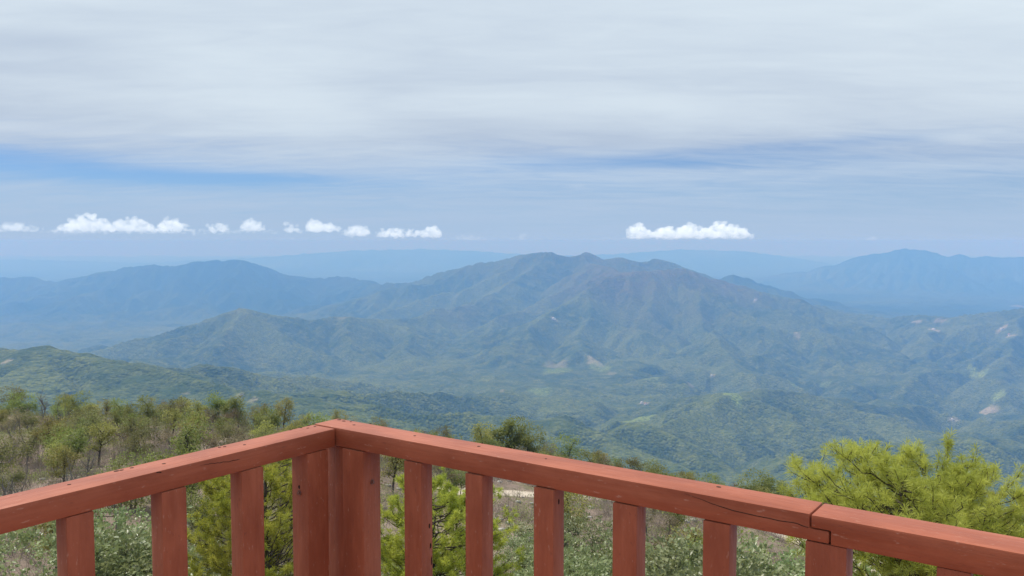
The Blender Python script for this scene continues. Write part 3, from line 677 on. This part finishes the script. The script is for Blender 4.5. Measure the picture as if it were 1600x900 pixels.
def pine(seed, Hh, Rc, Rv, nprim, nsub, per, L, wd, m, lean=(0, 0), trunk_r=.16, low=-.55):
    """a pine with a broad domed crown: limbs run from the trunk to points spread over the dome, twigs and tufts round their ends"""
    pl = Plant(seed); r = pl.r; zc = Hh - Rv
    trunk, _ = pl.curve((0, 0, 0), (lean[0], lean[1], 1), Hh, 14, .035, .06)
    trunk[:, 2] *= Hh / trunk[-1, 2] * .96
    pl.tube(trunk, np.linspace(trunk_r, .03, len(trunk)), 8)
    tips, dirs = [], []
    for i in range(nprim):
        sz = low + (1 - low) * (i + r.uniform(.2, .8)) / nprim; a = i * 2.39996 + r.normal(0, .25); cr = max(0, 1 - abs(sz) ** 3.6) ** (1 / 3.6)
        bump_ = 1 + .30 * float(vnoise(np.array([a * 1.3]), np.array([sz * 2.6]), seed)[0]) + r.normal(0, .09)
        end = np.array([math.cos(a) * cr * Rc * bump_, math.sin(a) * cr * Rc * bump_, zc + sz * Rv * (1 + (bump_ - 1) * .8)])
        if sz < 0: end[2] += Rv * .15 * r.random()
        if r.random() < .3: end[:2] *= r.uniform(.45, .8)
        hz_ = np.linalg.norm(end[:2]); z0_ = min(Hh * .95, end[2] - hz_ * r.uniform(.25, .75) - .15)
        p = np.array([np.interp(z0_, trunk[:, 2], trunk[:, k]) for k in range(3)])
        s_ = np.linspace(0, 1, 9)[:, None]; mid = p + (end - p) * np.array([.6, .6, .30])
        B = (1 - s_) ** 2 * p + 2 * s_ * (1 - s_) * mid + s_ ** 2 * end; B[1:-1] += r.normal(0, .035, (7, 3)); ln = np.linalg.norm(end - p)
        pl.tube(B, np.linspace(.007 + .018 * min(1, ln / Rc) * trunk_r / .16, .005, 9), 5)
        for j in range(nsub):
            k = r.uniform(.45, 1.0) ** .8; q = np.array([np.interp(k * 8, np.arange(9), B[:, c_]) for c_ in range(3)])
            dv = unit(unit(end - np.array([0, 0, zc - Rv * .4])) * .9 + r.normal(0, .65, 3) + np.array([0, 0, .35]))
            S, ds = pl.curve(q, dv, r.uniform(.18, .42) * Rc / 2.3, 4, .16, .14); pl.tube(S, np.linspace(.006, .003, 5), 4)
            for kk in (2, 4):
                if kk == 4 or r.random() < .6: tips.append(S[kk] + r.normal(0, .02, 3)); dirs.append(unit(S[kk] - S[kk - 1] + np.array([0, 0, .35]) * .3 + r.normal(0, .2, 3) * .3))
        tips.append(B[-1]); dirs.append(unit(B[-1] - B[-2] + np.array([0, 0, .1])))
    tips.append(trunk[-1]); dirs.append(np.array([0, 0, 1.]))
    return pl.wood('trunk', M_BARK), needles(r, np.array(tips), np.array(dirs), per, L, wd, .85, 'crown', m), len(tips)
def broadleaf(seed, Hh, Rc, zc, nclump, per, size, m, bark, stems=1, gap=.0, squash=.8, sprays=False):
    pl = Plant(seed); r = pl.r; ends = []
    for s_ in range(stems):
        tr, d = pl.curve((r.normal(0, .12) * stems, r.normal(0, .12) * stems, -.3), (r.normal(0, .18 * (stems > 1) + .05), r.normal(0, .18 * (stems > 1) + .05), 1), zc + .3, 6, .10, .05)
        rad = (.030 + .018 * Hh) / math.sqrt(stems); pl.tube(tr, np.linspace(rad, rad * .5, 7), 6)
        for b in range(max(4, 8 // stems)):
            k = r.integers(3, 7); a = r.uniform(0, 6.28); el0 = r.uniform(.2, 1.2)
            dd = np.array([math.cos(a) * math.cos(el0), math.sin(a) * math.cos(el0), math.sin(el0)])
            B, de = pl.curve(tr[k], dd, Rc * r.uniform(.7, 1.1), 6, .16, .06); pl.tube(B, np.linspace(rad * .42, rad * .08 + .004, 7), 4); ends += [B[3], B[5], B[6]]
            for _ in range(3):
                k2 = r.integers(2, 6); S, _d = pl.curve(B[k2], unit(de + r.normal(0, .7, 3)), Rc * r.uniform(.25, .5), 4, .15, .05); pl.tube(S, np.linspace(.012, .004, 5), 3); ends += [S[4], S[2]]
    ends = np.array(ends); C = ends[r.integers(0, len(ends), nclump)] + r.normal(0, Rc * .13, (nclump, 3))
    o2 = r.normal(0, 1, (nclump, 3)); o2 /= np.linalg.norm(o2, axis=1)[:, None]
    ctr = np.array([0, 0, zc + Rc * .25]); extra = ctr + o2 * np.array([Rc, Rc, Rc * squash]) * r.uniform(.55, 1.0, (nclump, 1)); C[::3] = extra[::3]
    keep = vnoise(C[:, 0] * 1.1 / Rc * 2 + seed, C[:, 2] * 1.1 / Rc * 2 + C[:, 1], seed) > -.55 + gap; C = C[keep]
    n = len(C); P_ = np.repeat(C, per, 0) + r.normal(0, size * (1.5 if not sprays else .8), (n * per, 3)) * np.array([1, 1, .6])
    out = P_ - ctr; out /= np.linalg.norm(out, axis=1)[:, None] + 1e-9; out[:, 2] += .1
    return pl.wood('trunk', bark), leaves(r, P_, out, size, m, 'crown', .6)
def bare_tree(seed, Hh, Rc, bark):
    pl = Plant(seed); r = pl.r
    tr, d = pl.curve((0, 0, -.3), (0, 0, 1), Hh * .6 + .3, 6, .12, .03); pl.tube(tr, np.linspace(.11, .06, 7), 6)
    for b in range(9):
        k = r.integers(2, 7); a = r.uniform(0, 6.28); el0 = r.uniform(.3, 1.3)
        B, de = pl.curve(tr[k], (math.cos(a) * math.cos(el0), math.sin(a) * math.cos(el0), math.sin(el0)), Rc * r.uniform(.8, 1.4), 7, .18, .10); pl.tube(B, np.linspace(.045, .012, 8), 4)
        for _ in range(7):
            k2 = r.integers(2, 8); S, _d = pl.curve(B[k2], unit(de + r.normal(0, .8, 3)), Rc * r.uniform(.3, .6), 4, .2, .1); pl.tube(S, np.linspace(.016, .006, 5), 3)
    return pl.wood('trunk', bark)
def plant(name, loc, meshes, label, cat, group=None, rz=None, scale=1.0):
    e = empty(name, loc, random.uniform(0, 6.28) if rz is None else rz, scale)
    for nm, me in zip(('trunk', 'crown'), meshes):
        o_ = bpy.data.objects.new(nm, me); COL.objects.link(o_); o_.parent = e
    return tag(e, label, cat, group)
def on_hill(px, dist):                           # the hillside under a photo column, at that distance ahead
    x = (px - 800) / FPX * dist * 1.0; return x, dist, float(hill_z(x, dist))

# three long-needled pines close to the deck
def put_pine(px, top, dist, args, lab, rz):
    x, y, z = on_hill(px, dist); zt = at(px, top, dist)[2]; Hh = zt - z + .2
    tr, cr, n = pine(args[0], Hh, *args[1:]); plant('pine_tree', (x, y, z - .2), (tr, cr), lab, 'tree', rz=rz); print('tufts', n)
put_pine(1428, 716, 14.0, (5, 1.80, 1.10, 160, 8, 44, .165, .0038, M_NEEDLE, (.02, .0), .17, -.35), 'large bright green pine with long needles rising over the right handrail', 2.3)
put_pine(422, 712, 25.0, (9, 2.35, 2.6, 150, 8, 44, .19, .0072, M_NEEDLE_DK, (-.02, .02), .15), 'leafy green pine seen between the left balusters and corner posts', 2.0)
put_pine(690, 760, 26.0, (14, 2.05, 2.3, 130, 8, 44, .19, .0072, M_NEEDLE_DK, (.02, .0), .15), 'yellow green pine seen through the first balusters right of the corner', .3)
put_pine(1600, 782, 17.0, (17, 1.7, 1.6, 90, 8, 40, .18, .0050, M_NEEDLE, (.02, .0), .15), 'lower green pine at the right edge behind the large pine', 3.3)

# pale broad-leaved shrubs a little further down
SIL = [broadleaf(30 + i, 4.2, 1.7, 2.3, 620, 15, .105, M_SILVER, M_GREYBARK, 3, -.1, .8, True) for i in range(3)]
spots = [(40, 806, 24, 1.25, 'large silvery leaved bush under the left end of the handrail'), (190, 838, 25, 1.0, 'pale leaved bush between the two leftmost balusters'),
         (165, 806, 34, .9, 'grey green bush behind the second baluster from the left edge'), (285, 850, 36, .8, 'small pale bush beside the second left baluster'),
         (1175, 856, 28, .95, 'pale silvery bush below the handrail between two right balusters'), (1130, 872, 25, .75, 'silvery bush at the foot of the baluster left of the lap joint'),
         (905, 800, 52, .9, 'grey green bush on bare soil between middle balusters'), (890, 872, 30, .8, 'pale bush at the bottom edge between middle balusters'),
         (640, 880, 32, .9, 'pale bush below the pine right of the corner posts'), (1240, 862, 38, .8, 'yellowish bush beside the dirt track left of the lap joint post'),
         (945, 845, 34, .75, 'bright bush leaning against the fourth right baluster'), (1410, 884, 24, .8, 'green bush under the handrail right of the lap joint'), (835, 835, 46, .8, 'slim green bush between the second and third right balusters')]
for i, (px, py, dd, sc_, lab) in enumerate(spots):
    x, y, z = on_hill(px, dd); top = at(px, py, dd)[2]; s_ = max(.5, min(1.8, (top - z) / 3.9))
    plant('bush', (x, y, z), SIL[i % 3], lab, 'bush', scale=s_ * 1.0)
GRN = [broadleaf(50, 4.6, 1.5, 2.7, 380, 9, .15, M_YELLOW, M_GREYBARK, 2, 0, 1.0), broadleaf(51, 4.6, 1.4, 2.7, 380, 9, .15, M_GREEN, M_GREYBARK, 1, .05, 1.1)]

# the wood on the hillside: several kinds of tree, each tree its own thing
KIND = {
 'pine': [broadleaf(60 + i, 5.4, 1.45, 3.5, 230, 12, .16, M_YELLOW, M_BARK, 1, .25, .75) for i in range(2)] + [broadleaf(63, 5.8, 1.5, 3.8, 230, 12, .16, M_GREEN, M_BARK, 1, .22, .8)],
 'oak': [broadleaf(70 + i, 4.4, 1.9, 2.5, 250, 12, .16, M_OLIVE, M_GREYBARK, 2, .15, .7) for i in range(3)],
 'green': [broadleaf(80 + i, 5.0, 2.0, 2.9, 300, 13, .18, M_GREEN, M_BARK, 2, .0, .8) for i in range(2)],
 'upright': [broadleaf(85, 6.2, 1.45, 3.7, 360, 13, .17, M_GREEN, M_BARK, 1, .0, 1.3), broadleaf(86, 5.4, 1.35, 3.1, 330, 13, .17, M_GREEN, M_BARK, 2, .0, 1.2)],
 'dry': [broadleaf(90 + i, 4.0, 1.5, 2.4, 150, 10, .14, M_DRY, M_GREYBARK, 2, .2, .8) for i in range(2)],
 'bare': [(bare_tree(100 + i, 4.4, 1.3, M_GREYBARK),) for i in range(2)],
}
NAMES = {'upright': 'leafy_tree', 'pine': 'pine_tree', 'oak': 'oak_tree', 'green': 'leafy_tree', 'dry': 'dry_tree', 'bare': 'bare_tree'}
LOOK = {'upright': 'upright green tree', 'pine': 'yellowish green pine with open crown', 'oak': 'olive green oak with rounded crown', 'green': 'full green tree with dense crown', 'dry': 'thin brown tree with half dry leaves', 'bare': 'leafless grey tree'}
def zone(px, dist):
    if px < 470:
        return ('on the crest of the left hillside', 'hillside crest left') if dist > 140 else ('on the slope above the left handrail', 'left slope') if dist > 72 else ('below the left handrail', 'below left rail')
    if px < 800: return ('behind the corner posts', 'behind the corner')
    if px < 1060: return ('seen past the middle balusters', 'middle slope')
    return ('on the slope below the right handrail', 'right slope')
placed = []; RANKED = {}
def try_place(kind, px, dist, sc_, label=None, force=False, var=None):
    x, y, z = on_hill(px, dist)
    if not force and any((x - a) ** 2 + (y - b) ** 2 < (1.3 + .9 * sc_) ** 2 for a, b in placed): return False
    if not force and float(road_dist(np.array([x]), np.array([y]))[0]) < 3.6: return False
    placed.append((x, y)); ms = KIND[kind]; zn, gn = zone(px, dist)
    e_ = plant(NAMES[kind], (x, y, z - .1), ms[var if var is not None else random.randrange(len(ms))], label or f'{LOOK[kind]} {zn}', 'tree', None if label else f'{LOOK[kind].split(" with")[0]}s, {gn}', scale=sc_)
    if not label: RANKED.setdefault((kind, zn), []).append((px, e_))
    return True
SPECIAL = [('bare', 62, 178, 1.5, 'leafless dark tree standing highest on the left hillside crest'), ('pine', 120, 168, 1.25, 'tall yellow green pine on the left crest beside the bare tree'),
 ('pine', 155, 165, 1.1, 'brownish topped pine right of the tallest crest pine'), ('dry', 240, 160, 1.6, 'wide brown green tree on the crest above the left handrail'), ('dry', 268, 158, 1.4, 'second wide brownish tree on the crest above the left handrail'),
 ('upright', 330, 158, 1.35, 'large green tree crowning the crest left of the corner'), ('upright', 365, 156, 1.4, 'tallest dense green tree of the clump left of the corner'), ('pine', 440, 150, 1.3, 'last bright green tree of the crest beside the handrail corner'),
 ('pine', 400, 155, 1.2, 'smaller green tree right of the dense crest clump'), ('oak', 5, 182, 1.5, 'green tree cut by the left edge on the crest'), ('green', 30, 170, 1.3, 'second green tree from the left edge on the crest'),
 ('pine', 757, 150, 1.6, 'slender lone pine standing above the right handrail near the middle'), ('upright', 804, 150, 1.9, 'big green tree standing above the handrail left of the middle'), ('upright', 832, 149, 1.5, 'lower half of the tree pair above the handrail in the middle'),
 ('pine', 878, 150, 1.45, 'thin pine with bare trunk above the handrail right of the tree pair'), ('oak', 862, 148, 1.0, 'small bush-like tree between the pair and the thin pine'), ('oak', 985, 145, 1.35, 'dark olive tree peeping over the handrail in the right half'), ('oak', 1015, 144, 1.3, 'second dark olive tree peeping over the handrail in the right half'),
 ('pine', 1073, 142, 1.1, 'small green tree just over the handrail right of the dark olive pair'), ('green', 1185, 138, 1.4, 'green tree showing over the handrail just left of the large pine'), ('green', 1215, 137, 1.3, 'green tree half hidden by the left edge of the large pine'),
 ('green', 195, 66, .9, 'pale tufted green tree touching the left handrail from behind'), ('oak', 1055, 62, 1.1, 'round olive bush on bare soil between right balusters'), ('green', 942, 48, .8, 'bright yellow green sapling beside a middle baluster')]
for k_, px, dd, sc_, lab in SPECIAL: try_place(k_, px, dd, sc_, lab, True)
rs = random.Random(3); cnt = 0; tries = 0
while cnt < 345 and tries < 12000:
    tries += 1; px = rs.uniform(-40, 1640); dist = math.sqrt(rs.uniform(42 ** 2, 182 ** 2))
    x, y, z = on_hill(px, dist); r_ = math.hypot(x, y); bm_ = np.interp(math.atan2(x, y), PHI, BRO)
    if r_ > bm_ + 4: continue
    scr = 376 + FPX * (CZ - z) / dist
    if px > 520 and scr < 640: continue
    dens = .9 if px < 500 else .55
    if dist > bm_ - 45: dens = 1.0
    if rs.random() > dens: continue
    if dist < 112 and (750 < px < 850 or 1170 < px < 1262 or 1322 < px < 1362): continue          # the dirt track shows here
    kk = rs.choices(['pine', 'oak', 'green', 'dry', 'bare'], [.26, .22, .12 if dist > 110 else .05, .26, .18])[0]
    if try_place(kk, px, dist, rs.uniform(.65, 1.25)): cnt += 1
ORD = 'first second third fourth fifth sixth seventh eighth ninth tenth eleventh twelfth thirteenth fourteenth fifteenth sixteenth seventeenth eighteenth nineteenth'.split()
TEN = {20: 'twent', 30: 'thirt', 40: 'fort', 50: 'fift'}
def ordinal(n): return ORD[n - 1] if n < 20 else TEN[n // 10 * 10] + ('ieth' if n % 10 == 0 else 'y-' + ORD[n % 10 - 1])
SHORT = {'pine': 'yellowish green pine', 'oak': 'rounded olive oak', 'green': 'dense green tree', 'dry': 'thin half dry brown tree', 'bare': 'leafless grey tree'}
for (kind, zn), L_ in RANKED.items():
    for i, (px_, e_) in enumerate(sorted(L_, key=lambda q: q[0])): e_['label'] = f'{SHORT[kind]} {zn}, {ordinal(i + 1)} from left'
print('trees', cnt, tries)

# undergrowth nobody could count: brush, low shrubs, stones
def scatter(n, rmin, rmax, seed):
    r = np.random.default_rng(seed); px = r.uniform(-120, 1720, n); d_ = np.sqrt(r.uniform(rmin ** 2, rmax ** 2, n)); x = (px - 800) / FPX * d_; y = d_
    rr_ = np.hypot(x, y); ok = (rr_ < np.interp(np.arctan2(x, y), PHI, BRO) + 12) & (road_dist(x, y) > 5.5); x, y = x[ok], y[ok]
    return r, np.stack([x, y, hill_z(x, y)], 1)
def twigs(n, seed, per, L, wd, m, nm, rmin=30, rmax=200, thr=-.1):
    r, P_ = scatter(n, rmin, rmax, seed); P_ = P_[fbm(P_[:, 0], P_[:, 1], 16., 3, seed) > thr]
    k = len(P_) * per; B = np.repeat(P_, per, 0) + r.normal(0, .28, (k, 3)) * np.array([1, 1, .05]); d_ = r.normal(0, .5, (k, 3)); d_[:, 2] = np.abs(d_[:, 2]) + .7; d_ /= np.linalg.norm(d_, axis=1)[:, None]
    l = L * r.uniform(.4, 1.3, (k, 1)); s_ = np.cross(d_, r.normal(0, 1, (k, 3))); s_ /= np.linalg.norm(s_, axis=1)[:, None] + 1e-9
    V = np.stack([B - s_ * wd, B + s_ * wd, B + d_ * l], 1).reshape(-1, 3); return mesh_np(nm, V, np.arange(len(V)).reshape(-1, 3), m)
tag(link('dry_brush', twigs(34000, 201, 7, 1.6, .018, M_BRUSH, 'dry_brush')), 'grey brown dry brush and saplings covering the hillside', 'brush', kind='stuff')
def low_leaves(n, seed, per, size, m, nm, thr, rmin=30, rmax=200, hgt=.8):
    r, P_ = scatter(n, rmin, rmax, seed); P_ = P_[fbm(P_[:, 0], P_[:, 1], 11., 3, seed) > thr]
    k = len(P_) * per; hs = np.repeat(r.uniform(.4, 1.2, (len(P_), 1)), per, 0) * hgt
    q = r.normal(0, 1, (k, 3)); q /= np.linalg.norm(q, axis=1)[:, None]; q[:, 2] = np.abs(q[:, 2]) * .9
    B = np.repeat(P_, per, 0) + q * hs * r.uniform(.5, 1, (k, 1)); return leaves(r, B, q, size, m, nm, .6)
tag(link('shrubbery', low_leaves(17000, 202, 34, .14, M_SHRUB, 'shrubbery', -.06, hgt=1.25)), 'low grey green scrub growing between the trees', 'scrub', kind='stuff')
tag(link('low_undergrowth', low_leaves(2600, 205, 30, .15, M_DRY, 'low_undergrowth', -.05)), 'half dry knee high growth on the hillside', 'undergrowth', kind='stuff')
r, P_ = scatter(2600, 40, 185, 203); P_ = P_[fbm(P_[:, 0], P_[:, 1], 22., 2, 9) > .12]
ico = bmesh.new(); bmesh.ops.create_icosphere(ico, subdivisions=1, radius=1); iv = np.array([v.co for v in ico.verts]); jf = np.array([[v.index for v in f.verts] for f in ico.faces]); ico.free()
V = []; Fc = []
for i, p in enumerate(P_):
    s_ = r.uniform(.12, .5) * np.array([1, r.uniform(.6, 1), r.uniform(.4, .7)]); V.append(p + (iv * r.uniform(.75, 1.2, (len(iv), 1))) * s_); Fc.append(jf + i * len(iv))
tag(link('rubble', mesh_np('rubble', np.concatenate(V), np.concatenate(Fc), M_STONE)), 'scattered pale stones on the dry hillside', 'stones', kind='stuff')

# ------------------------------------------------------------------ far houses in the valley
def house(px, py, w_, d_, h_, roof, label, rz=0.3):
    p = ground_hit(px, py); e = empty('house', (p[0], p[1], p[2] - 1), rz); tag(e, label, 'house', 'far houses in the hills')
    v, f = prism([(-w_ / 2, -4), (w_ / 2, -4), (w_ / 2, h_), (0, h_ + w_ * .22), (-w_ / 2, h_)], -d_ / 2, d_ / 2)
    bm = bmesh.new(); vs = [bm.verts.new(q) for q in v]
    for k in f: bm.faces.new([vs[i] for i in k])
    bmesh.ops.recalc_face_normals(bm, faces=bm.faces); me = bpy.data.meshes.new('wall'); bm.to_mesh(me); bm.free(); me.materials.append(M_WALL); link('wall', me, e)
    ov = w_ * .56; rz_ = h_ + w_ * .22
    v, f = prism([(-ov, h_ - .5), (0, rz_ + .3), (ov, h_ - .5), (ov, h_ + .1), (0, rz_ + .9), (-ov, h_ + .1)], -d_ * .54, d_ * .54)
    link('roof', mesh_np('roof', v, [(k[0], k[1], k[2], k[3]) for k in f[2:]], roof), e)
    m_ = bpy.data.meshes.get('window') or mesh_np('window', *[np.array(q) for q in (((-1, 0, -1), (1, 0, -1), (1, 0, 1), (-1, 0, 1)), ((0, 1, 2, 3),))], M_HOLE)
    for k in (-.25, .25):
        wn = link('window', m_, e, (k * w_, -d_ / 2 - .05, h_ * .55)); wn.scale = (w_ * .09, 1, h_ * .18)
for a_ in [(865, 501, 34, 26, 12, M_ROOF, 'white building high on the central mountain flank'), (1459, 515, 26, 20, 9, M_ROOF, 'white house on the flat ridge at right'), (1565, 517, 26, 18, 9, M_ROOF, 'white house near the right edge on the flat ridge'),
           (1577, 524, 22, 16, 8, M_CLAY, 'house just below the one near the right edge'), (1003, 631, 16, 12, 7, M_ROOF, 'left house of the hamlet on the valley floor'), (1009, 633, 14, 12, 6, M_CLAY, 'right house of the hamlet on the valley floor'),
           (1112, 589, 14, 11, 6, M_ROOF, 'lone pale house on the green valley slope'), (1488, 657, 14, 10, 5, M_ROOF, 'pale house in front of the long bare clearing at right'), (1180, 471, 22, 16, 8, M_ROOF, 'tiny house on the brown shoulder right of the massif')]: house(*a_)

# ------------------------------------------------------------------ cumulus along the horizon, beyond the haze
def cumulus(pts, base, label, dist=70000., seed=1, thick=.5):
    r = np.random.default_rng(seed); V, Fc, TH = [], [], []; n = 0; k_ = dist / FPX
    bm = bmesh.new(); bmesh.ops.create_icosphere(bm, subdivisions=2, radius=1); sv = np.array([v.co for v in bm.verts]); sf = np.array([[v.index for v in f.verts] for f in bm.faces]); bm.free()
    xs = [p[0] for p in pts]; ytop = [p[1] for p in pts]; xc = (min(xs) + max(xs)) / 2
    c0 = at(xc, base, dist); step = 3.2
    for px in np.arange(min(xs), max(xs) + .1, step):
        tp_ = np.interp(px, xs, ytop); hgt = base - tp_
        if hgt < 1: continue
        lv = max(1, int(hgt / 4.0))
        for j in range(lv + 1):
            rad = max(1.5, min(hgt * .34, 5.5)) * r.uniform(.6, 1.1) * (1 - .30 * j / (lv + 1)); yy = base - .6 * rad - (hgt - 1.5 * rad) * (j / max(lv, 1)) + r.normal(0, .8)
            p = at(px + r.normal(0, 1.2), yy, dist) - c0; p[1] = r.normal(0, hgt * .5) * k_
            s_ = rad * k_ * np.array([1.25, 1.1, .9 if j else .6])
            q = sv * s_; nz_ = fbm(q[:, 0] + p[0] + q[:, 1] * .7, q[:, 2] + p[2] - q[:, 1] * .6, rad * k_ * 1.0, 3, 5); V.append(p + q * (1 + .22 * nz_[:, None])); Fc.append(sf + n); n += len(sv)
            TH.append(np.full(len(sv), thick + r.uniform(-.12, .12) + .10 * j / (lv + 1)))
    me = mesh_np('cumulus_cloud', np.concatenate(V), np.concatenate(Fc), M_CLOUD, True); o = link('cumulus_cloud', me, None, c0); o.color = (1, 1, 1, 0.0040 * thick ** 1.6)
    rm = o.modifiers.new('one body', 'REMESH'); rm.mode = 'VOXEL'; rm.voxel_size = 65.0; rm.use_smooth_shade = True
    dp = o.modifiers.new('billows', 'DISPLACE'); tx_ = bpy.data.textures.get('billows') or bpy.data.textures.new('billows', 'CLOUDS'); tx_.noise_scale = 420.0; tx_.noise_depth = 3; dp.texture = tx_; dp.texture_coords = 'GLOBAL'; dp.strength = 430.0; dp.mid_level = .5
    sm = o.modifiers.new('soft', 'SMOOTH'); sm.factor = .4; sm.iterations = 1; tag(o, label, 'cloud', 'small clouds along the horizon')
CL = [([(975, 372), (984, 358), (996, 347), (1008, 355), (1020, 360), (1032, 356), (1043, 351), (1055, 359), (1068, 352), (1080, 348), (1092, 355), (1108, 356), (1118, 349), (1127, 343), (1138, 349), (1148, 355), (1156, 354), (1168, 360), (1178, 369)], 373, 'largest bright white puffy cloud right of the middle', .55),
      ([(82, 358), (95, 350), (112, 345), (124, 336), (140, 332), (155, 338), (165, 346), (178, 350), (186, 340), (196, 348), (206, 337), (218, 340), (230, 350), (246, 352), (258, 343), (270, 339), (285, 348), (305, 360)], 362, 'long heap of white clouds at the left', .42),
      ([(322, 358), (333, 350), (343, 347), (355, 352), (363, 360)], 363, 'single small puff right of the long left heap', .45),
      ([(376, 358), (384, 343), (396, 341), (404, 348), (416, 355), (430, 361)], 361, 'ragged small cloud with a high left end', .40),
      ([(442, 362), (450, 347), (462, 352), (474, 360)], 363, 'little cloud left of the taller middle left cloud', .36),
      ([(480, 352), (486, 341), (496, 344), (508, 349), (520, 348), (532, 356)], 363, 'taller white cloud of the middle left row', .46),
      ([(534, 362), (548, 354), (562, 350), (578, 358)], 369, 'flat cloud joining the middle left row', .40),
      ([(582, 366), (600, 358), (622, 356), (645, 359), (662, 360), (678, 352), (683, 352), (690, 368)], 371, 'long low cloud with an upturned right tip', .46),
      ([(702, 373), (718, 368), (735, 367), (752, 370), (766, 374)], 376, 'faint low cloud right of the upturned one', .24),
      ([(792, 374), (806, 368), (818, 366), (830, 373)], 375, 'faintest wisp cloud left of the middle', .22),
      ([(912, 376), (930, 371), (955, 370), (974, 375)], 376, 'thin wisp trailing left of the largest cloud', .20),
      ([(1342, 374), (1360, 368), (1378, 370), (1392, 375)], 376, 'lonely pale wisp above the right mountain', .25),
      ([(60, 362), (120, 354), (180, 357), (240, 353), (320, 358), (390, 356), (440, 361)], 365, 'dim hazy cloud bank behind the left row of clouds', .24),
      ([(0, 352), (20, 346), (40, 350), (60, 354), (80, 360)], 362, 'dim grey cloud at the left edge', .30),
      ([(438, 372), (450, 368), (462, 374)], 375, 'tiny wisp under the middle left row', .24)]
for i, (pts, base, lab, th) in enumerate(CL): cumulus(pts, base, lab, 70000. + 300 * i, 300 + i, th)
